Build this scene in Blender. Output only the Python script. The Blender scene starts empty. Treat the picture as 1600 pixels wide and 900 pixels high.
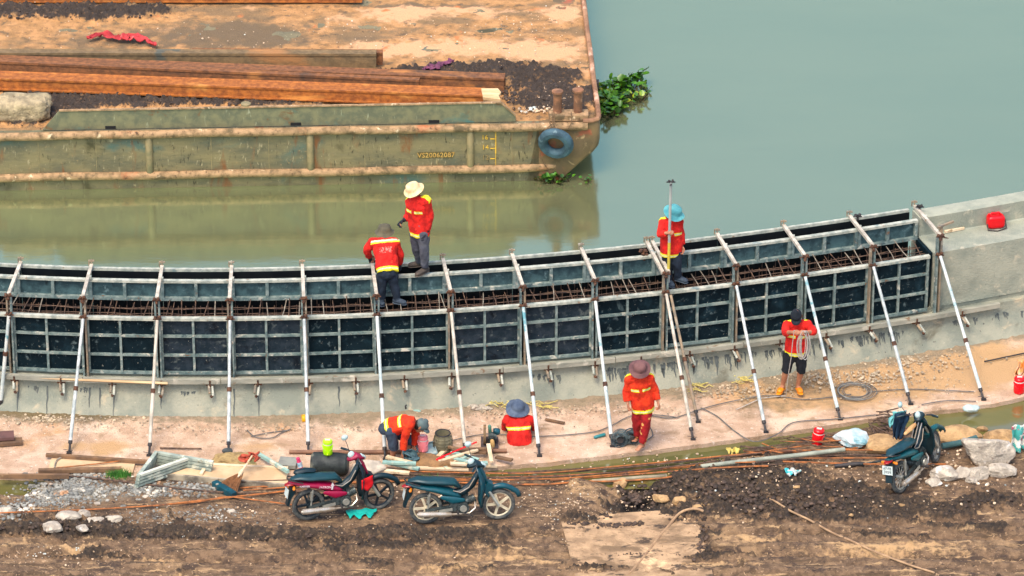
import bpy, math, random
import numpy as np
from mathutils import Vector, Matrix, noise as mn
random.seed(7)
SC = bpy.context.scene
# ---------------------------------------------------------------- camera, sky, sun, exposure
PITCH = math.radians(28); DIST = 80.0; FPX = 7600.0
cam_d = bpy.data.cameras.new('camera'); cam = bpy.data.objects.new('camera', cam_d)
SC.collection.objects.link(cam); SC.camera = cam
cam_d.sensor_width = 36; cam_d.lens = FPX * 36 / 1600; cam_d.clip_end = 2000; cam_d.clip_start = 1
CAM = Vector((0, -DIST * math.cos(PITCH), DIST * math.sin(PITCH)))
cam.location = CAM; cam.rotation_euler = (math.pi / 2 - PITCH, 0, 0)
SUN_EL, SUN_AZ = math.radians(62), math.radians(205)      # azimuth clockwise from +Y
w = bpy.data.worlds.new('World'); SC.world = w; w.use_nodes = True
nt = w.node_tree; bg = nt.nodes['Background']
sky = nt.nodes.new('ShaderNodeTexSky'); sky.sky_type = 'NISHITA'; sky.sun_disc = False
sky.sun_elevation = SUN_EL; sky.sun_rotation = SUN_AZ; sky.dust_density = 3.0; sky.air_density = 1.0; sky.ozone_density = 1.0
nt.links.new(sky.outputs[0], bg.inputs[0]); bg.inputs[1].default_value = 0.15
sd = bpy.data.lights.new('sun', 'SUN'); sun = bpy.data.objects.new('sun', sd); SC.collection.objects.link(sun)
sd.energy = 1.15; sd.angle = math.radians(24); sd.color = (1.0, 0.90, 0.76)
sv = Vector((math.sin(SUN_AZ) * math.cos(SUN_EL), math.cos(SUN_AZ) * math.cos(SUN_EL), math.sin(SUN_EL)))
sun.rotation_euler = sv.to_track_quat('Z', 'Y').to_euler()
SC.view_settings.view_transform = 'Standard'; SC.view_settings.look = 'None'
SC.view_settings.exposure = 1.22; SC.view_settings.gamma = 1.0; SC.view_settings.use_curve_mapping = False
SC.cycles.max_bounces = 6; SC.cycles.diffuse_bounces = 3; SC.cycles.glossy_bounces = 3

# ---------------------------------------------------------------- measuring helpers
_F = Vector((0, math.cos(PITCH), -math.sin(PITCH))); _U = Vector((0, math.sin(PITCH), math.cos(PITCH)))
def ray(x, y): return _F + Vector((1, 0, 0)) * ((x - 800) / FPX) - _U * ((y - 450) / FPX)
def PZ(x, y, z=0.0):
    d = ray(x, y); return CAM + d * ((z - CAM.z) / d.z)
def PY(x, y, Y):
    d = ray(x, y); return CAM + d * ((Y - CAM.y) / d.y)
def PL(x, y, o, n):
    d = ray(x, y); return CAM + d * ((o - CAM).dot(n) / d.dot(n))
def proj(p):
    v = Vector(p) - CAM; k = FPX / v.dot(_F); return (800 + v.x * k, 450 - v.dot(_U) * k)
def projN(X, Y, Z):
    vy = Y - CAM.y; vz = Z - CAM.z; dep = vy * _F.y + vz * _F.z
    return 800 + X * FPX / dep, 450 - (vy * _U.y + vz * _U.z) * FPX / dep
def S(r, g, b):
    f = lambda c: (c / 255 / 12.92) if c / 255 <= .04045 else ((c / 255 + .055) / 1.055) ** 2.4
    return (f(r), f(g), f(b))

# ---------------------------------------------------------------- numpy gradient noise
_rs = np.random.RandomState(3); _perm = _rs.permutation(1024); _perm = np.concatenate([_perm, _perm, _perm])
_ang = _rs.rand(1024) * 2 * np.pi; _gx = np.cos(_ang); _gy = np.sin(_ang)
def pn(x, y):
    xi = np.floor(x).astype(int); yi = np.floor(y).astype(int); xf = x - xi; yf = y - yi
    u = xf ** 3 * (xf * (xf * 6 - 15) + 10); v = yf ** 3 * (yf * (yf * 6 - 15) + 10)
    def g(i, j, dx, dy):
        h = _perm[_perm[i & 1023] + (j & 1023)]; return _gx[h] * dx + _gy[h] * dy
    a = g(xi, yi, xf, yf); b = g(xi + 1, yi, xf - 1, yf); c = g(xi, yi + 1, xf, yf - 1); d = g(xi + 1, yi + 1, xf - 1, yf - 1)
    return (a + (b - a) * u + (c + (d - c) * u - a - (b - a) * u) * v) * 1.4
def fbm(x, y, o=5, g=.5):
    s = 0; a = 1; t = 0
    for k in range(o):
        s = s + pn(x * 2 ** k + 17.3 * k, y * 2 ** k + 9.1 * k) * a; t += a; a *= g
    return s / t
def sstep(a, b, x):
    t = np.clip((x - a) / (b - a), 0, 1); return t * t * (3 - 2 * t)

# ---------------------------------------------------------------- materials
def M(name, c1, c2=None, scale=5, rough=.8, metal=0.0, bump=0.0, bscale=None, stretch=(1, 1, 1), detail=8, spots=(), attrs=(), island=0.0, ior=1.45, rvar=.12, lo=.35, hi=.65, spec=.5):
    m = bpy.data.materials.new(name); m.use_nodes = True; n = m.node_tree.nodes; l = m.node_tree.links
    b = n['Principled BSDF']; b.inputs['Roughness'].default_value = rough; b.inputs['Metallic'].default_value = metal
    b.inputs['IOR'].default_value = ior; b.inputs['Specular IOR Level'].default_value = spec
    tc = n.new('ShaderNodeTexCoord')
    def vec(st):
        if st == (1, 1, 1): return tc.outputs['Object']
        mp = n.new('ShaderNodeMapping'); mp.inputs['Scale'].default_value = st; l.new(tc.outputs['Object'], mp.inputs[0]); return mp.outputs[0]
    def noi(sc, st=(1, 1, 1), det=8, dist=0.0):
        t = n.new('ShaderNodeTexNoise'); t.inputs['Scale'].default_value = sc; t.inputs['Detail'].default_value = det
        t.inputs['Roughness'].default_value = .6; t.inputs['Distortion'].default_value = dist; l.new(vec(st), t.inputs['Vector']); return t.outputs['Fac']
    def ramp(fac, a, c):
        r = n.new('ShaderNodeMapRange'); r.interpolation_type = 'SMOOTHSTEP'; r.inputs[1].default_value = a; r.inputs[2].default_value = c; l.new(fac, r.inputs[0]); return r.outputs[0]
    def mix(fac, a, c):
        x = n.new('ShaderNodeMix'); x.data_type = 'RGBA'
        if hasattr(fac, 'links'): l.new(fac, x.inputs[0])
        else: x.inputs[0].default_value = fac
        for s, v in ((6, a), (7, c)):
            if hasattr(v, 'links'): l.new(v, x.inputs[s])
            else: x.inputs[s].default_value = (*v, 1)
        return x.outputs[2]
    if c2 is None: c2 = tuple(v * .8 for v in c1)
    base = noi(scale, stretch, detail)
    col = mix(ramp(base, lo, hi), c1, c2)
    for s in spots:
        c, sc, a, z = s[:4]; st = s[4] if len(s) > 4 else (1, 1, 1)
        col = mix(ramp(noi(sc, st, 6, .4), a, z), col, c)
    for an, c, sc in attrs:
        at = n.new('ShaderNodeAttribute'); at.attribute_name = an
        ad = n.new('ShaderNodeMath'); ad.operation = 'ADD'
        ml = n.new('ShaderNodeMath'); ml.operation = 'MULTIPLY_ADD'; l.new(noi(sc), ml.inputs[0]); ml.inputs[1].default_value = 1.3; ml.inputs[2].default_value = -.65
        l.new(at.outputs['Fac'], ad.inputs[0]); l.new(ml.outputs[0], ad.inputs[1])
        col = mix(ramp(ad.outputs[0], .3, .75), col, c)
    if island:
        g = n.new('ShaderNodeNewGeometry'); h = n.new('ShaderNodeHueSaturation'); r = n.new('ShaderNodeMapRange')
        r.inputs[3].default_value = 1 - island; r.inputs[4].default_value = 1 + island; l.new(g.outputs['Random Per Island'], r.inputs[0]); l.new(r.outputs[0], h.inputs['Value']); l.new(col, h.inputs['Color']); col = h.outputs[0]
    l.new(col, b.inputs['Base Color'])
    if rvar:
        r = n.new('ShaderNodeMapRange'); r.inputs[1].default_value = .3; r.inputs[2].default_value = .7; r.inputs[3].default_value = max(rough - rvar, .02); r.inputs[4].default_value = min(rough + rvar, 1)
        l.new(base, r.inputs[0]); l.new(r.outputs[0], b.inputs['Roughness'])
    if bump:
        bp = n.new('ShaderNodeBump'); bp.inputs['Strength'].default_value = bump; bp.inputs['Distance'].default_value = .03
        l.new(noi(bscale or scale * 4, stretch, 6), bp.inputs['Height']); l.new(bp.outputs[0], b.inputs['Normal'])
    return m

# ---------------------------------------------------------------- mesh builder
class MB:
    def __init__(s): s.v = []; s.f = []; s.m = []; s.mi = 0
    def add(s, vs, fs):
        o = len(s.v); s.v += [tuple(v) for v in vs]; s.f += [tuple(i + o for i in f) for f in fs]; s.m += [s.mi] * len(fs); return s
    def box(s, c, size, R=None, taper=1.0):
        c = Vector(c); h = Vector(size) * .5; vs = []
        for z in (-1, 1):
            t = taper if z > 0 else 1
            for x, y in ((-1, -1), (1, -1), (1, 1), (-1, 1)):
                p = Vector((x * h.x * t, y * h.y * t, z * h.z)); vs.append(c + (R @ p if R else p))
        return s.add(vs, [(0, 3, 2, 1), (4, 5, 6, 7), (0, 1, 5, 4), (1, 2, 6, 5), (2, 3, 7, 6), (3, 0, 4, 7)])
    def beam(s, p0, p1, w, h, up=(0, 0, 1)):
        p0 = Vector(p0); p1 = Vector(p1); d = (p1 - p0).normalized(); up = Vector(up)
        a = d.cross(up); a = a.normalized() if a.length > 1e-5 else Vector((1, 0, 0)); b = a.cross(d)
        vs = []
        for p in (p0, p1):
            for x, y in ((-1, -1), (1, -1), (1, 1), (-1, 1)): vs.append(p + a * (x * w / 2) + b * (y * h / 2))
        return s.add(vs, [(0, 1, 2, 3), (7, 6, 5, 4), (0, 4, 5, 1), (1, 5, 6, 2), (2, 6, 7, 3), (3, 7, 4, 0)])
    def tube(s, pts, r, seg=8, sq=None, wid=None, caps=True, closed=False, round_=False):
        pts = [Vector(p) for p in pts]; n = len(pts); rr = r if isinstance(r, (list, tuple)) else [r] * n
        sqs = sq if isinstance(sq, (list, tuple)) else [sq or 1.0] * n
        if round_:       # rounded ends
            a, b = (pts[0] - pts[1]).normalized(), (pts[-1] - pts[-2]).normalized(); r0, r1 = rr[0], rr[-1]
            pts = [pts[0] + a * r0 * .95, pts[0] + a * r0 * .7] + pts + [pts[-1] + b * r1 * .7, pts[-1] + b * r1 * .95]
            rr = [r0 * .3, r0 * .72] + list(rr) + [r1 * .72, r1 * .3]; sqs = [sqs[0]] * 2 + list(sqs) + [sqs[-1]] * 2; n = len(pts)
        vs = []; prev = None
        for i in range(n):
            if closed: t = pts[(i + 1) % n] - pts[i - 1]
            else: t = pts[min(i + 1, n - 1)] - pts[max(i - 1, 0)]
            t = t.normalized() if t.length > 1e-9 else Vector((0, 0, 1))
            if wid is not None: a = Vector(wid) - t * Vector(wid).dot(t)
            elif prev is None:
                a = t.cross(Vector((0, 0, 1)))
                if a.length < .1: a = t.cross(Vector((0, 1, 0)))
            else: a = prev - t * prev.dot(t)
            if a.length < 1e-6: a = t.orthogonal()
            a.normalize(); prev = a; b = t.cross(a)
            for k in range(seg):
                q = 2 * math.pi * k / seg; vs.append(pts[i] + a * (math.cos(q) * rr[i]) + b * (math.sin(q) * rr[i] * sqs[i]))
        fs = []
        for i in range(n if closed else n - 1):
            j = (i + 1) % n
            for k in range(seg):
                k2 = (k + 1) % seg; fs.append((i * seg + k, i * seg + k2, j * seg + k2, j * seg + k))
        if caps and not closed: fs += [tuple(reversed(range(seg))), tuple((n - 1) * seg + k for k in range(seg))]
        return s.add(vs, fs)
    def lathe(s, prof, c=(0, 0, 0), R=None, seg=20, warp=None):
        c = Vector(c); vs = []; n = len(prof)
        for r, z in prof:
            for k in range(seg):
                q = 2 * math.pi * k / seg; p = Vector((r * math.cos(q), r * math.sin(q), z))
                if warp: p = warp(p, q, r)
                vs.append(c + (R @ p if R else p))
        fs = [(i * seg + k, i * seg + (k + 1) % seg, (i + 1) * seg + (k + 1) % seg, (i + 1) * seg + k) for i in range(n - 1) for k in range(seg)]
        fs += [tuple(reversed(range(seg))), tuple((n - 1) * seg + k for k in range(seg))]
        return s.add(vs, fs)
    def prism(s, poly, ext):
        n = len(poly); e = Vector(ext); vs = [Vector(p) for p in poly] + [Vector(p) + e for p in poly]
        return s.add(vs, [tuple(reversed(range(n))), tuple(range(n, 2 * n))] + [(i, (i + 1) % n, n + (i + 1) % n, n + i) for i in range(n)])
    def torus(s, c, R, r, ax=(0, 1, 0), seg=28, ms=8, sq=1.0):
        ax = Vector(ax).normalized(); a = ax.orthogonal().normalized(); b = ax.cross(a)
        pts = [Vector(c) + (a * math.cos(2 * math.pi * k / seg) + b * math.sin(2 * math.pi * k / seg)) * R for k in range(seg)]
        return s.tube(pts, r, ms, sq=sq, wid=None, closed=True)
    def rock(s, c, r, seed=0, sub=2, flat=1.0, rough=.25, R=None, facets=0):
        vs, fs = _ico[sub]; c = Vector(c); rx, ry, rz = (r, r, r) if not isinstance(r, (tuple, list)) else r; out = []
        q_ = random.Random(int(seed * 13 + 5)); pl = [(Vector((q_.gauss(0, 1), q_.gauss(0, 1), q_.gauss(0, .8))).normalized(), q_.uniform(.62, 1.0)) for _ in range(facets)]
        for v in vs:
            fk = min([1.12] + [d_ / max(v.dot(n_), 1e-3) for n_, d_ in pl if v.dot(n_) > .05]) if facets else 1
            k = fk * (1 + rough * (mn.noise(v * 1.3 + Vector((seed * 7.1, 0, 0))) * (.5 if facets else 1.6) + mn.noise(v * 3.1 + Vector((0, seed * 3.3, 0))) * .7 + mn.noise(v * 8 + Vector((0, seed * 3.3, 5))) * .25))
            p = Vector((v.x * rx, v.y * ry, v.z * rz * flat)) * k; out.append(c + (R @ p if R else p))
        return s.add(out, fs)
    def build(s, name, mat, parent=None, smooth=True, sharp=40):
        me = bpy.data.meshes.new(name); me.from_pydata(s.v, [], s.f)
        mats = mat if isinstance(mat, (list, tuple)) else [mat]
        for m_ in mats: me.materials.append(m_)
        if any(s.m): me.polygons.foreach_set('material_index', s.m)
        me.validate(); return link(name, me, parent, smooth, sharp)
def link(name, me, parent=None, smooth=True, sharp=40):
    if smooth:
        me.polygons.foreach_set('use_smooth', [True] * len(me.polygons)); me.set_sharp_from_angle(angle=math.radians(sharp))
    o = bpy.data.objects.new(name, me); SC.collection.objects.link(o)
    if parent: o.parent = parent; o.matrix_parent_inverse = parent.matrix_basis.inverted()
    return o
import bmesh
_ico = {}
for _s in (1, 2, 3, 4):
    _b = bmesh.new(); bmesh.ops.create_icosphere(_b, subdivisions=_s, radius=1.0); _b.verts.index_update()
    _ico[_s] = ([v.co.copy() for v in _b.verts], [tuple(v.index for v in f.verts) for f in _b.faces]); _b.free()
def tag(o, label, cat, group=None, kind=None):
    if label: o['label'] = label
    if cat: o['category'] = cat
    if group: o['group'] = group
    if kind: o['kind'] = kind
    return o
def thing(name, label, cat, loc=(0, 0, 0), group=None, rot=None):
    o = bpy.data.objects.new(name, None); SC.collection.objects.link(o); o.location = loc; o.empty_display_size = .1
    if rot: o.rotation_euler = rot
    return tag(o, label, cat, group)
def struct(o): o['kind'] = 'structure'; return o
def grid_obj(name, X, Y, Z, mat, attrs=None, parent=None, keep=None):
    ny, nx = X.shape; co = np.stack([X, Y, Z], -1).reshape(-1, 3)
    idx = np.arange(nx * ny).reshape(ny, nx); q = np.stack([idx[:-1, :-1], idx[:-1, 1:], idx[1:, 1:], idx[1:, :-1]], -1).reshape(-1, 4)
    me = bpy.data.meshes.new(name); me.vertices.add(len(co)); me.vertices.foreach_set('co', co.ravel())
    me.loops.add(q.size); me.loops.foreach_set('vertex_index', q.ravel().astype(np.int32))
    me.polygons.add(len(q)); me.polygons.foreach_set('loop_start', np.arange(0, q.size, 4, dtype=np.int32)); me.polygons.foreach_set('loop_total', np.full(len(q), 4, dtype=np.int32))
    me.update(calc_edges=True); me.validate()
    for k, a in (attrs or {}).items():
        at = me.attributes.new(k, 'FLOAT', 'POINT'); at.data.foreach_set('value', a.ravel().astype(np.float32))
    me.materials.append(mat); return link(name, me, parent, True, 180)
def spread_axis(a, b, step, far):
    core = np.arange(a, b + step * .5, step); g = []; d = step; x = 0
    while x < far: d *= 1.35; x += d; g.append(x)
    g = np.array(g); return np.concatenate([a - g[::-1], core, core[-1] + g])
ORD = ['first', 'second', 'third', 'fourth', 'fifth', 'sixth', 'seventh', 'eighth', 'ninth', 'tenth', 'eleventh', 'twelfth', 'thirteenth', 'fourteenth', 'fifteenth', 'sixteenth', 'seventeenth', 'eighteenth', 'nineteenth', 'twentieth', 'twenty-first', 'twenty-second', 'twenty-third', 'twenty-fourth']
def textmesh(txt, size, M4, name, mat, parent, ext=.004, align='LEFT'):
    cu = bpy.data.curves.new('lettering', 'FONT'); cu.body = txt; cu.size = size; cu.extrude = ext; cu.align_x = align; cu.resolution_u = 2
    o = bpy.data.objects.new('tmp', cu); SC.collection.objects.link(o); dg = bpy.context.evaluated_depsgraph_get(); dg.update()
    me = bpy.data.meshes.new_from_object(o.evaluated_get(dg)); bpy.data.objects.remove(o); me.transform(M4); me.name = name
    me.materials.clear(); me.materials.append(mat); return link(name, me, parent, False)
# ================================================================ SETTING
ZW = -0.30      # river level
ZC = -0.075      # little channel by the apron
# --- river
Wm = M('river_water_murky', S(108, 106, 76), S(102, 101, 72), scale=.25, rough=.10, rvar=.03, ior=4.6, bump=.10, bscale=2.6, stretch=(.6, 1.6, 1))
mb = MB(); mb.add([(-400, -1, ZW), (400, -1, ZW), (400, 500, ZW), (-400, 500, ZW)], [(0, 1, 2, 3)]); Wm.node_tree.nodes['Principled BSDF'].inputs['Specular Tint'].default_value = (.74, 1, .68, 1); struct(mb.build('river_water', Wm, smooth=False))
# --- wall curve: front face of the new wall at its ledge height
ZB, ZT, ZR = 0.62, 1.63, 1.98
_c = [(0, 487.5), (132, 492), (247, 494.5), (360, 495), (475, 493), (587, 489), (703, 482), (815, 474.5), (927, 466), (1037, 454), (1146, 441), (1253, 426), (1359, 412), (1461, 397), (1600, 371)]
_w = [PZ(x, y, ZT) for x, y in _c]
_pf = np.polyfit([p.x for p in _w], [p.y for p in _w], 4)
XL, XR = _w[0].x, _w[-1].x
def cy(x):
    if x < XL: return np.polyval(_pf, XL) + (x - XL) * np.polyval(np.polyder(_pf), XL)
    if x > XR: return np.polyval(_pf, XR) + (x - XR) * np.polyval(np.polyder(_pf), XR)
    return np.polyval(_pf, x)
def cfr(x):
    t = Vector((1, (cy(x + .01) - cy(x - .01)) / .02, 0)).normalized(); return t, Vector((-t.y, t.x, 0))
def WP(x, n, z):
    t, nn = cfr(x); return Vector((x, cy(x), 0)) + nn * n + Vector((0, 0, z))
def xof(px, n=0, z=ZT):
    a, b = -14.0, 14.0
    for _ in range(40):
        m = (a + b) / 2
        if proj(WP(m, n, z))[0] < px: a = m
        else: b = m
    return (a + b) / 2
def sweep(mbb, prof, x0, x1, step=.25, caps=True):
    N = max(1, int(abs(x1 - x0) / step)); n = len(prof); vs = []
    for i in range(N + 1):
        x = x0 + (x1 - x0) * i / N; vs += [WP(x, a, z) for a, z in prof]
    fs = [(i * n + k, (i + 1) * n + k, (i + 1) * n + (k + 1) % n, i * n + (k + 1) % n) for i in range(N) for k in range(n)]
    if caps: fs += [tuple(range(n)), tuple(N * n + k for k in reversed(range(n)))]
    mbb.add(vs, fs)
XE = xof(1456)           # where the formwork stops and the finished wall starts
CONC = M('cast_concrete', S(158, 158, 138), S(134, 138, 122), scale=2.2, rough=.9, bump=.5, bscale=30, spots=[(S(110, 112, 98), .9, .56, .74), (S(180, 172, 148), 4, .58, .70), (S(84, 84, 76), 22, .68, .73), (S(190, 184, 164), 40, .66, .72), (S(96, 100, 90), 9, .66, .74, (6, 6, .5))])
CONC2 = M('old_concrete_base', S(150, 148, 128), S(122, 126, 112), scale=2.0, rough=.9, bump=.6, bscale=26, spots=[(S(98, 94, 78), 1.2, .56, .70), (S(176, 162, 134), 3, .58, .72), (S(70, 68, 60), 20, .67, .72), (S(180, 172, 150), 36, .66, .72), (S(74, 74, 66), 7, .67, .73, (3, 3, .6))])
mb = MB(); sweep(mb, [(-.36, -.3), (-.36, .0), (-.30, .06), (-.13, .34), (-.10, .40), (-.09, ZB - .05), (.02, ZB - .05), (.02, ZB + .03), (.86, ZB + .03), (.86, -1.5), (.5, -1.5)], -30, 30, .3)
o = mb.build('concrete_wall_base', CONC2); tag(o, 'low sloping concrete wall base under the steel formwork', 'wall')
mb = MB(); sweep(mb, [(0, ZB + .03), (0, ZT), (.58, ZT), (.60, ZT + .02), (.585, ZR - .01), (.60, ZR), (.88, ZR), (.89, ZR - .01), (.89, ZB + .03)], XE + .03, 30, .3)
fw = mb.build('concrete_wall', CONC); tag(fw, 'finished pale concrete wall with low parapet right of the formwork', 'wall')
# concrete floor in the depth of the forms, its shade painted near-black
DARK = M('form_void_painted_shade', (.004, .006, .008), (.008, .010, .011), scale=3, rough=.95, spec=.1)
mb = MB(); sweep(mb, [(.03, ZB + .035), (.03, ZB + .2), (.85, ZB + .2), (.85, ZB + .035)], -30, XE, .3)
o = mb.build('concrete_kicker', DARK); tag(o, 'concrete floor deep inside the open formwork, its shade painted near-black', 'concrete')
# streaks of slurry and cracks on the base, as thin raised deposits
SLUR = M('dark_slurry', S(66, 72, 70), S(84, 88, 82), scale=9, rough=.7, bump=.3)
mb = MB(); rr = random.Random(11)
def slope_pt(x, t):   # t 0..1 down the visible slope of the base
    P = [(-.092, ZB - .16), (-.102, .40), (-.132, .34), (-.302, .06), (-.362, .0)]
    L = [0, .1, .25, .85, 1]
    for i in range(4):
        if t <= L[i + 1]:
            k = (t - L[i]) / (L[i + 1] - L[i]); a = P[i][0] + (P[i + 1][0] - P[i][0]) * k; z = P[i][1] + (P[i + 1][1] - P[i][1]) * k; return WP(x, a - .004, z + .002)
    return WP(x, -.366, 0)
def streak(x, t0, t1, wd):
    vs = []; N = 5
    for i in range(N + 1):
        t = t0 + (t1 - t0) * i / N; ww = wd * (1 - .75 * (i / N) ** 2) * rr.uniform(.7, 1.15) * .5; dx = rr.uniform(-.008, .008)
        vs += [slope_pt(x - ww + dx, t), slope_pt(x + ww + dx, t)]
    mb.add(vs, [(2 * i, 2 * i + 1, 2 * i + 3, 2 * i + 2) for i in range(N)])
for a, b, n, l0 in ((942, 1010, 22, .45), (1010, 1105, 20, .34), (1035, 1160, 40, .45), (1160, 1225, 18, .4), (1225, 1300, 22, .5), (1310, 1412, 30, .35), (40, 60, 4, .2), (125, 140, 3, .2), (275, 310, 6, .15), (830, 880, 9, .35), (1490, 1600, 14, .3)):
    for k in range(n):
        x = xof(rr.uniform(a, b), -.1, .4); t0 = rr.uniform(.08, .2); streak(x, t0, t0 + rr.uniform(.3, 1) * l0, rr.uniform(.02, .05))
for px in (28, 74, 140, 156, 178, 252, 366, 404, 530, 556, 865, 997, 1120, 1392):
    x = xof(px, -.2, .2); streak(x, .1, 1.0 if rr.random() < .5 else .7, .03)
o = mb.build('slurry_drips', SLUR, smooth=False); tag(o, 'dark grey slurry drips run down the concrete wall base', 'slurry', kind='stuff')

# --- concrete apron
edge = [(-250, 748), (0, 744), (150, 746), (420, 756), (600, 752), (700, 738), (770, 729), (850, 723), (900, 717), (1000, 706), (1100, 693), (1200, 679), (1300, 664), (1400, 647), (1500, 638), (1560, 629), (1600, 620), (1900, 565)]
EW = [PZ(x, y, 0) for x, y in edge]; EX = np.array([p.x for p in EW]); EY = np.array([p.y for p in EW])
EX = np.concatenate([[-60], EX, [60]]); EY = np.concatenate([[EY[0]], EY, [EY[-1] + 12]])
xs = spread_axis(-9.2, 9.2, .03, 30); ts = np.linspace(0, 1, 150)
ye = np.interp(xs, EX, EY) + .03 * fbm(xs * 2.5, xs * 0 + 3, 3) + .012 * pn(xs * 14, xs * 0); yw = np.array([WP(x, -.33, 0).y for x in xs])
AX = np.repeat(xs[None], 154, 0); AYv = np.concatenate([np.stack([ye + .012, ye + .003, ye, ye]) , ye + (yw - ye) * ts[:, None]])
AY = AYv; nz = .012 * fbm(AX * .7, AY * .7, 4) + .004 * fbm(AX * 5, AY * 5, 3)
px, py = projN(AX, AY, 0 * AX)
px = px + 45 * fbm(AX * 1.3, AY * 1.3, 5, .6); py = py + 16 * fbm(AX * 1.7 + 9, AY * 2.2, 5, .6)
dw = (yw[None] - AY)                      # distance from the wall foot
rub = sstep(.55, .05, dw + .35 * fbm(AX * 1.2, AY * 1.2, 4)); nz = nz + rub * (.03 + .03 * np.abs(fbm(AX * 6, AY * 6, 4)) * 2)
AZ = nz.copy(); AZ[0] = -.5; AZ[1] = -.02; AZ[2] = AZ[4] - .004; AZ[3] = AZ[4]
def blob(px, py, cx, cy_, rx, ry): return np.exp(-((px - cx) / rx) ** 2 - ((py - cy_) / ry) ** 2)
damp = sum(blob(px, py, *b) for b in ((60, 648, 130, 10), (170, 660, 120, 10), (480, 655, 60, 8), (1320, 630, 180, 26), (1230, 600, 120, 20), (1180, 640, 60, 20), (20, 690, 50, 20)))
tan = sum(blob(px, py, *b) for b in ((1400, 590, 220, 45), (1500, 560, 160, 40), (150, 700, 90, 14), (400, 700, 60, 12), (1250, 620, 140, 30)))
wet = sstep(.2, .0, AY - ye[None]) * .12 + blob(px, py, 800, 712, 60, 14) * .4 + blob(px, py, 75, 652, 130, 9) * .9
APR = M('apron_concrete', S(204, 172, 144), S(178, 146, 118), scale=3.4, rough=.9, bump=.9, bscale=38, detail=10,
        spots=[(S(220, 190, 162), .9, .50, .66), (S(164, 134, 104), 2.6, .56, .68), (S(196, 150, 106), .7, .58, .70), (S(146, 126, 100), 9, .62, .72), (S(222, 200, 178), 14, .60, .68), (S(150, 124, 98), 30, .60, .68), (S(104, 88, 70), 44, .67, .72), (S(232, 212, 190), 60, .66, .71)],
        attrs=[('tan', S(186, 148, 104), 1.5), ('rub', S(140, 122, 96), 7), ('damp', S(132, 112, 82), 5), ('wet', S(112, 96, 66), 3)])
struct(grid_obj('apron_pavement', AX, AY, AZ, APR, {'tan': tan * .7, 'rub': rub * .75, 'damp': damp * .38, 'wet': wet}))

# --- channel water along the apron
CW = M('channel_water_green', S(104, 98, 52), S(90, 88, 48), scale=.5, rough=.06, rvar=.03, ior=2.2, bump=.03, bscale=5)
# --- mud bank
medge = [(-400, 772), (0, 770), (40, 770), (66, 758), (100, 744), (840, 744), (880, 746), (925, 754), (1040, 752), (1062, 743), (1100, 724), (1150, 712), (1200, 698), (1240, 688), (1280, 676), (1330, 672), (1385, 664), (1440, 676), (1490, 672), (1520, 690), (1560, 690), (1585, 672), (1620, 655), (1900, 600)]
MW = [PZ(x, y, ZC) for x, y in medge]; MX = np.array([p.x for p in MW]); MY = np.array([p.y for p in MW])
mb = MB(); 
_xs = list(np.linspace(-40, 40, 401)); vs = []
for x in _xs: e = float(np.interp(x, EX, EY)); vs += [(x, min(float(np.interp(x, MX, MY)) - .22, e - .1), ZC), (x, e + .15, ZC)]
mb.add(vs, [(2 * i, 2 * i + 2, 2 * i + 3, 2 * i + 1) for i in range(400)]); struct(mb.build('channel_water', CW, smooth=False))

_mx = spread_axis(-9.6, 9.6, .024, 60); _my = np.concatenate([-9.8 - np.cumsum(.03 * 1.3 ** np.arange(1, 22))[::-1], np.arange(-9.8, -3.2, .024)])
GX, GY = np.meshgrid(_mx, _my); GPX, GPY = projN(GX, GY, 0 * GX)
GPX = GPX + 40 * fbm(GX * 1.4, GY * 1.4, 5, .65); GPY = GPY + 13 * fbm(GX * 1.9 + 7, GY * 2.4, 5, .65)
def near(cx, cy_, rx, ry): return blob(GPX, GPY, cx, cy_, rx, ry)
ed = np.interp(GX, MX, MY) - GY + .10 * fbm(GX * 2, GY * 2, 3)       # distance inland from the mud edge
clod = np.zeros_like(GX)
for b in ((60, 826, 150, 14), (250, 838, 150, 12), (470, 842, 120, 9), (620, 838, 110, 9), (760, 836, 70, 8), (690, 858, 120, 7), (520, 862, 90, 6), (990, 775, 45, 22), (1080, 760, 60, 26), (1150, 770, 70, 30), (1200, 740, 60, 16), (1230, 790, 90, 22), (1310, 775, 90, 24), (1150, 800, 90, 14), (1400, 790, 60, 10), (1560, 782, 60, 16), (1470, 800, 60, 12), (980, 812, 80, 6), (1060, 840, 60, 5), (1100, 870, 60, 10), (1380, 840, 90, 5), (960, 852, 90, 4), (1100, 750, 60, 30), (130, 870, 120, 5), (560, 885, 60, 6), (1330, 812, 120, 9), (920, 815, 40, 8), (1540, 830, 90, 6), (940, 890, 60, 5), (720, 893, 50, 4)):
    clod += near(*b)
clod = np.clip(clod, 0, 1.0)
f4 = fbm(GX * 16, GY * 20, 4, .65); f1 = fbm(GX * 1.1, GY * 1.8, 5); f2 = fbm(GX * 5, GY * 8, 5, .6); f3 = fbm(GX * .35, GY * 5.5, 4); rg = 1 - np.abs(fbm(GX * 7, GY * 9, 4, .6)) * 2.2
f5 = fbm(GX * 1.9 + 3, GY * 2.8, 4, .6); cm = sstep(.30, .72, clod * .9 + .6 * f2 + 1.1 * f5)
track = sstep(.15, .55, f3 + .25) * sstep(835, 870, GPY)
low = near(990, 775, 46, 26)                                         # the sunken pit beside the plate
GZ = .03 * f1 + .036 * f2 + .034 * f4 + .045 * f3 * sstep(790, 840, GPY) + cm * (.03 + .075 * np.clip(rg, 0, 1) ** 2 + .03 * f2) - low * .34 + near(920, 765, 34, 22) * .10 + near(1070, 760, 30, 18) * .08
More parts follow.
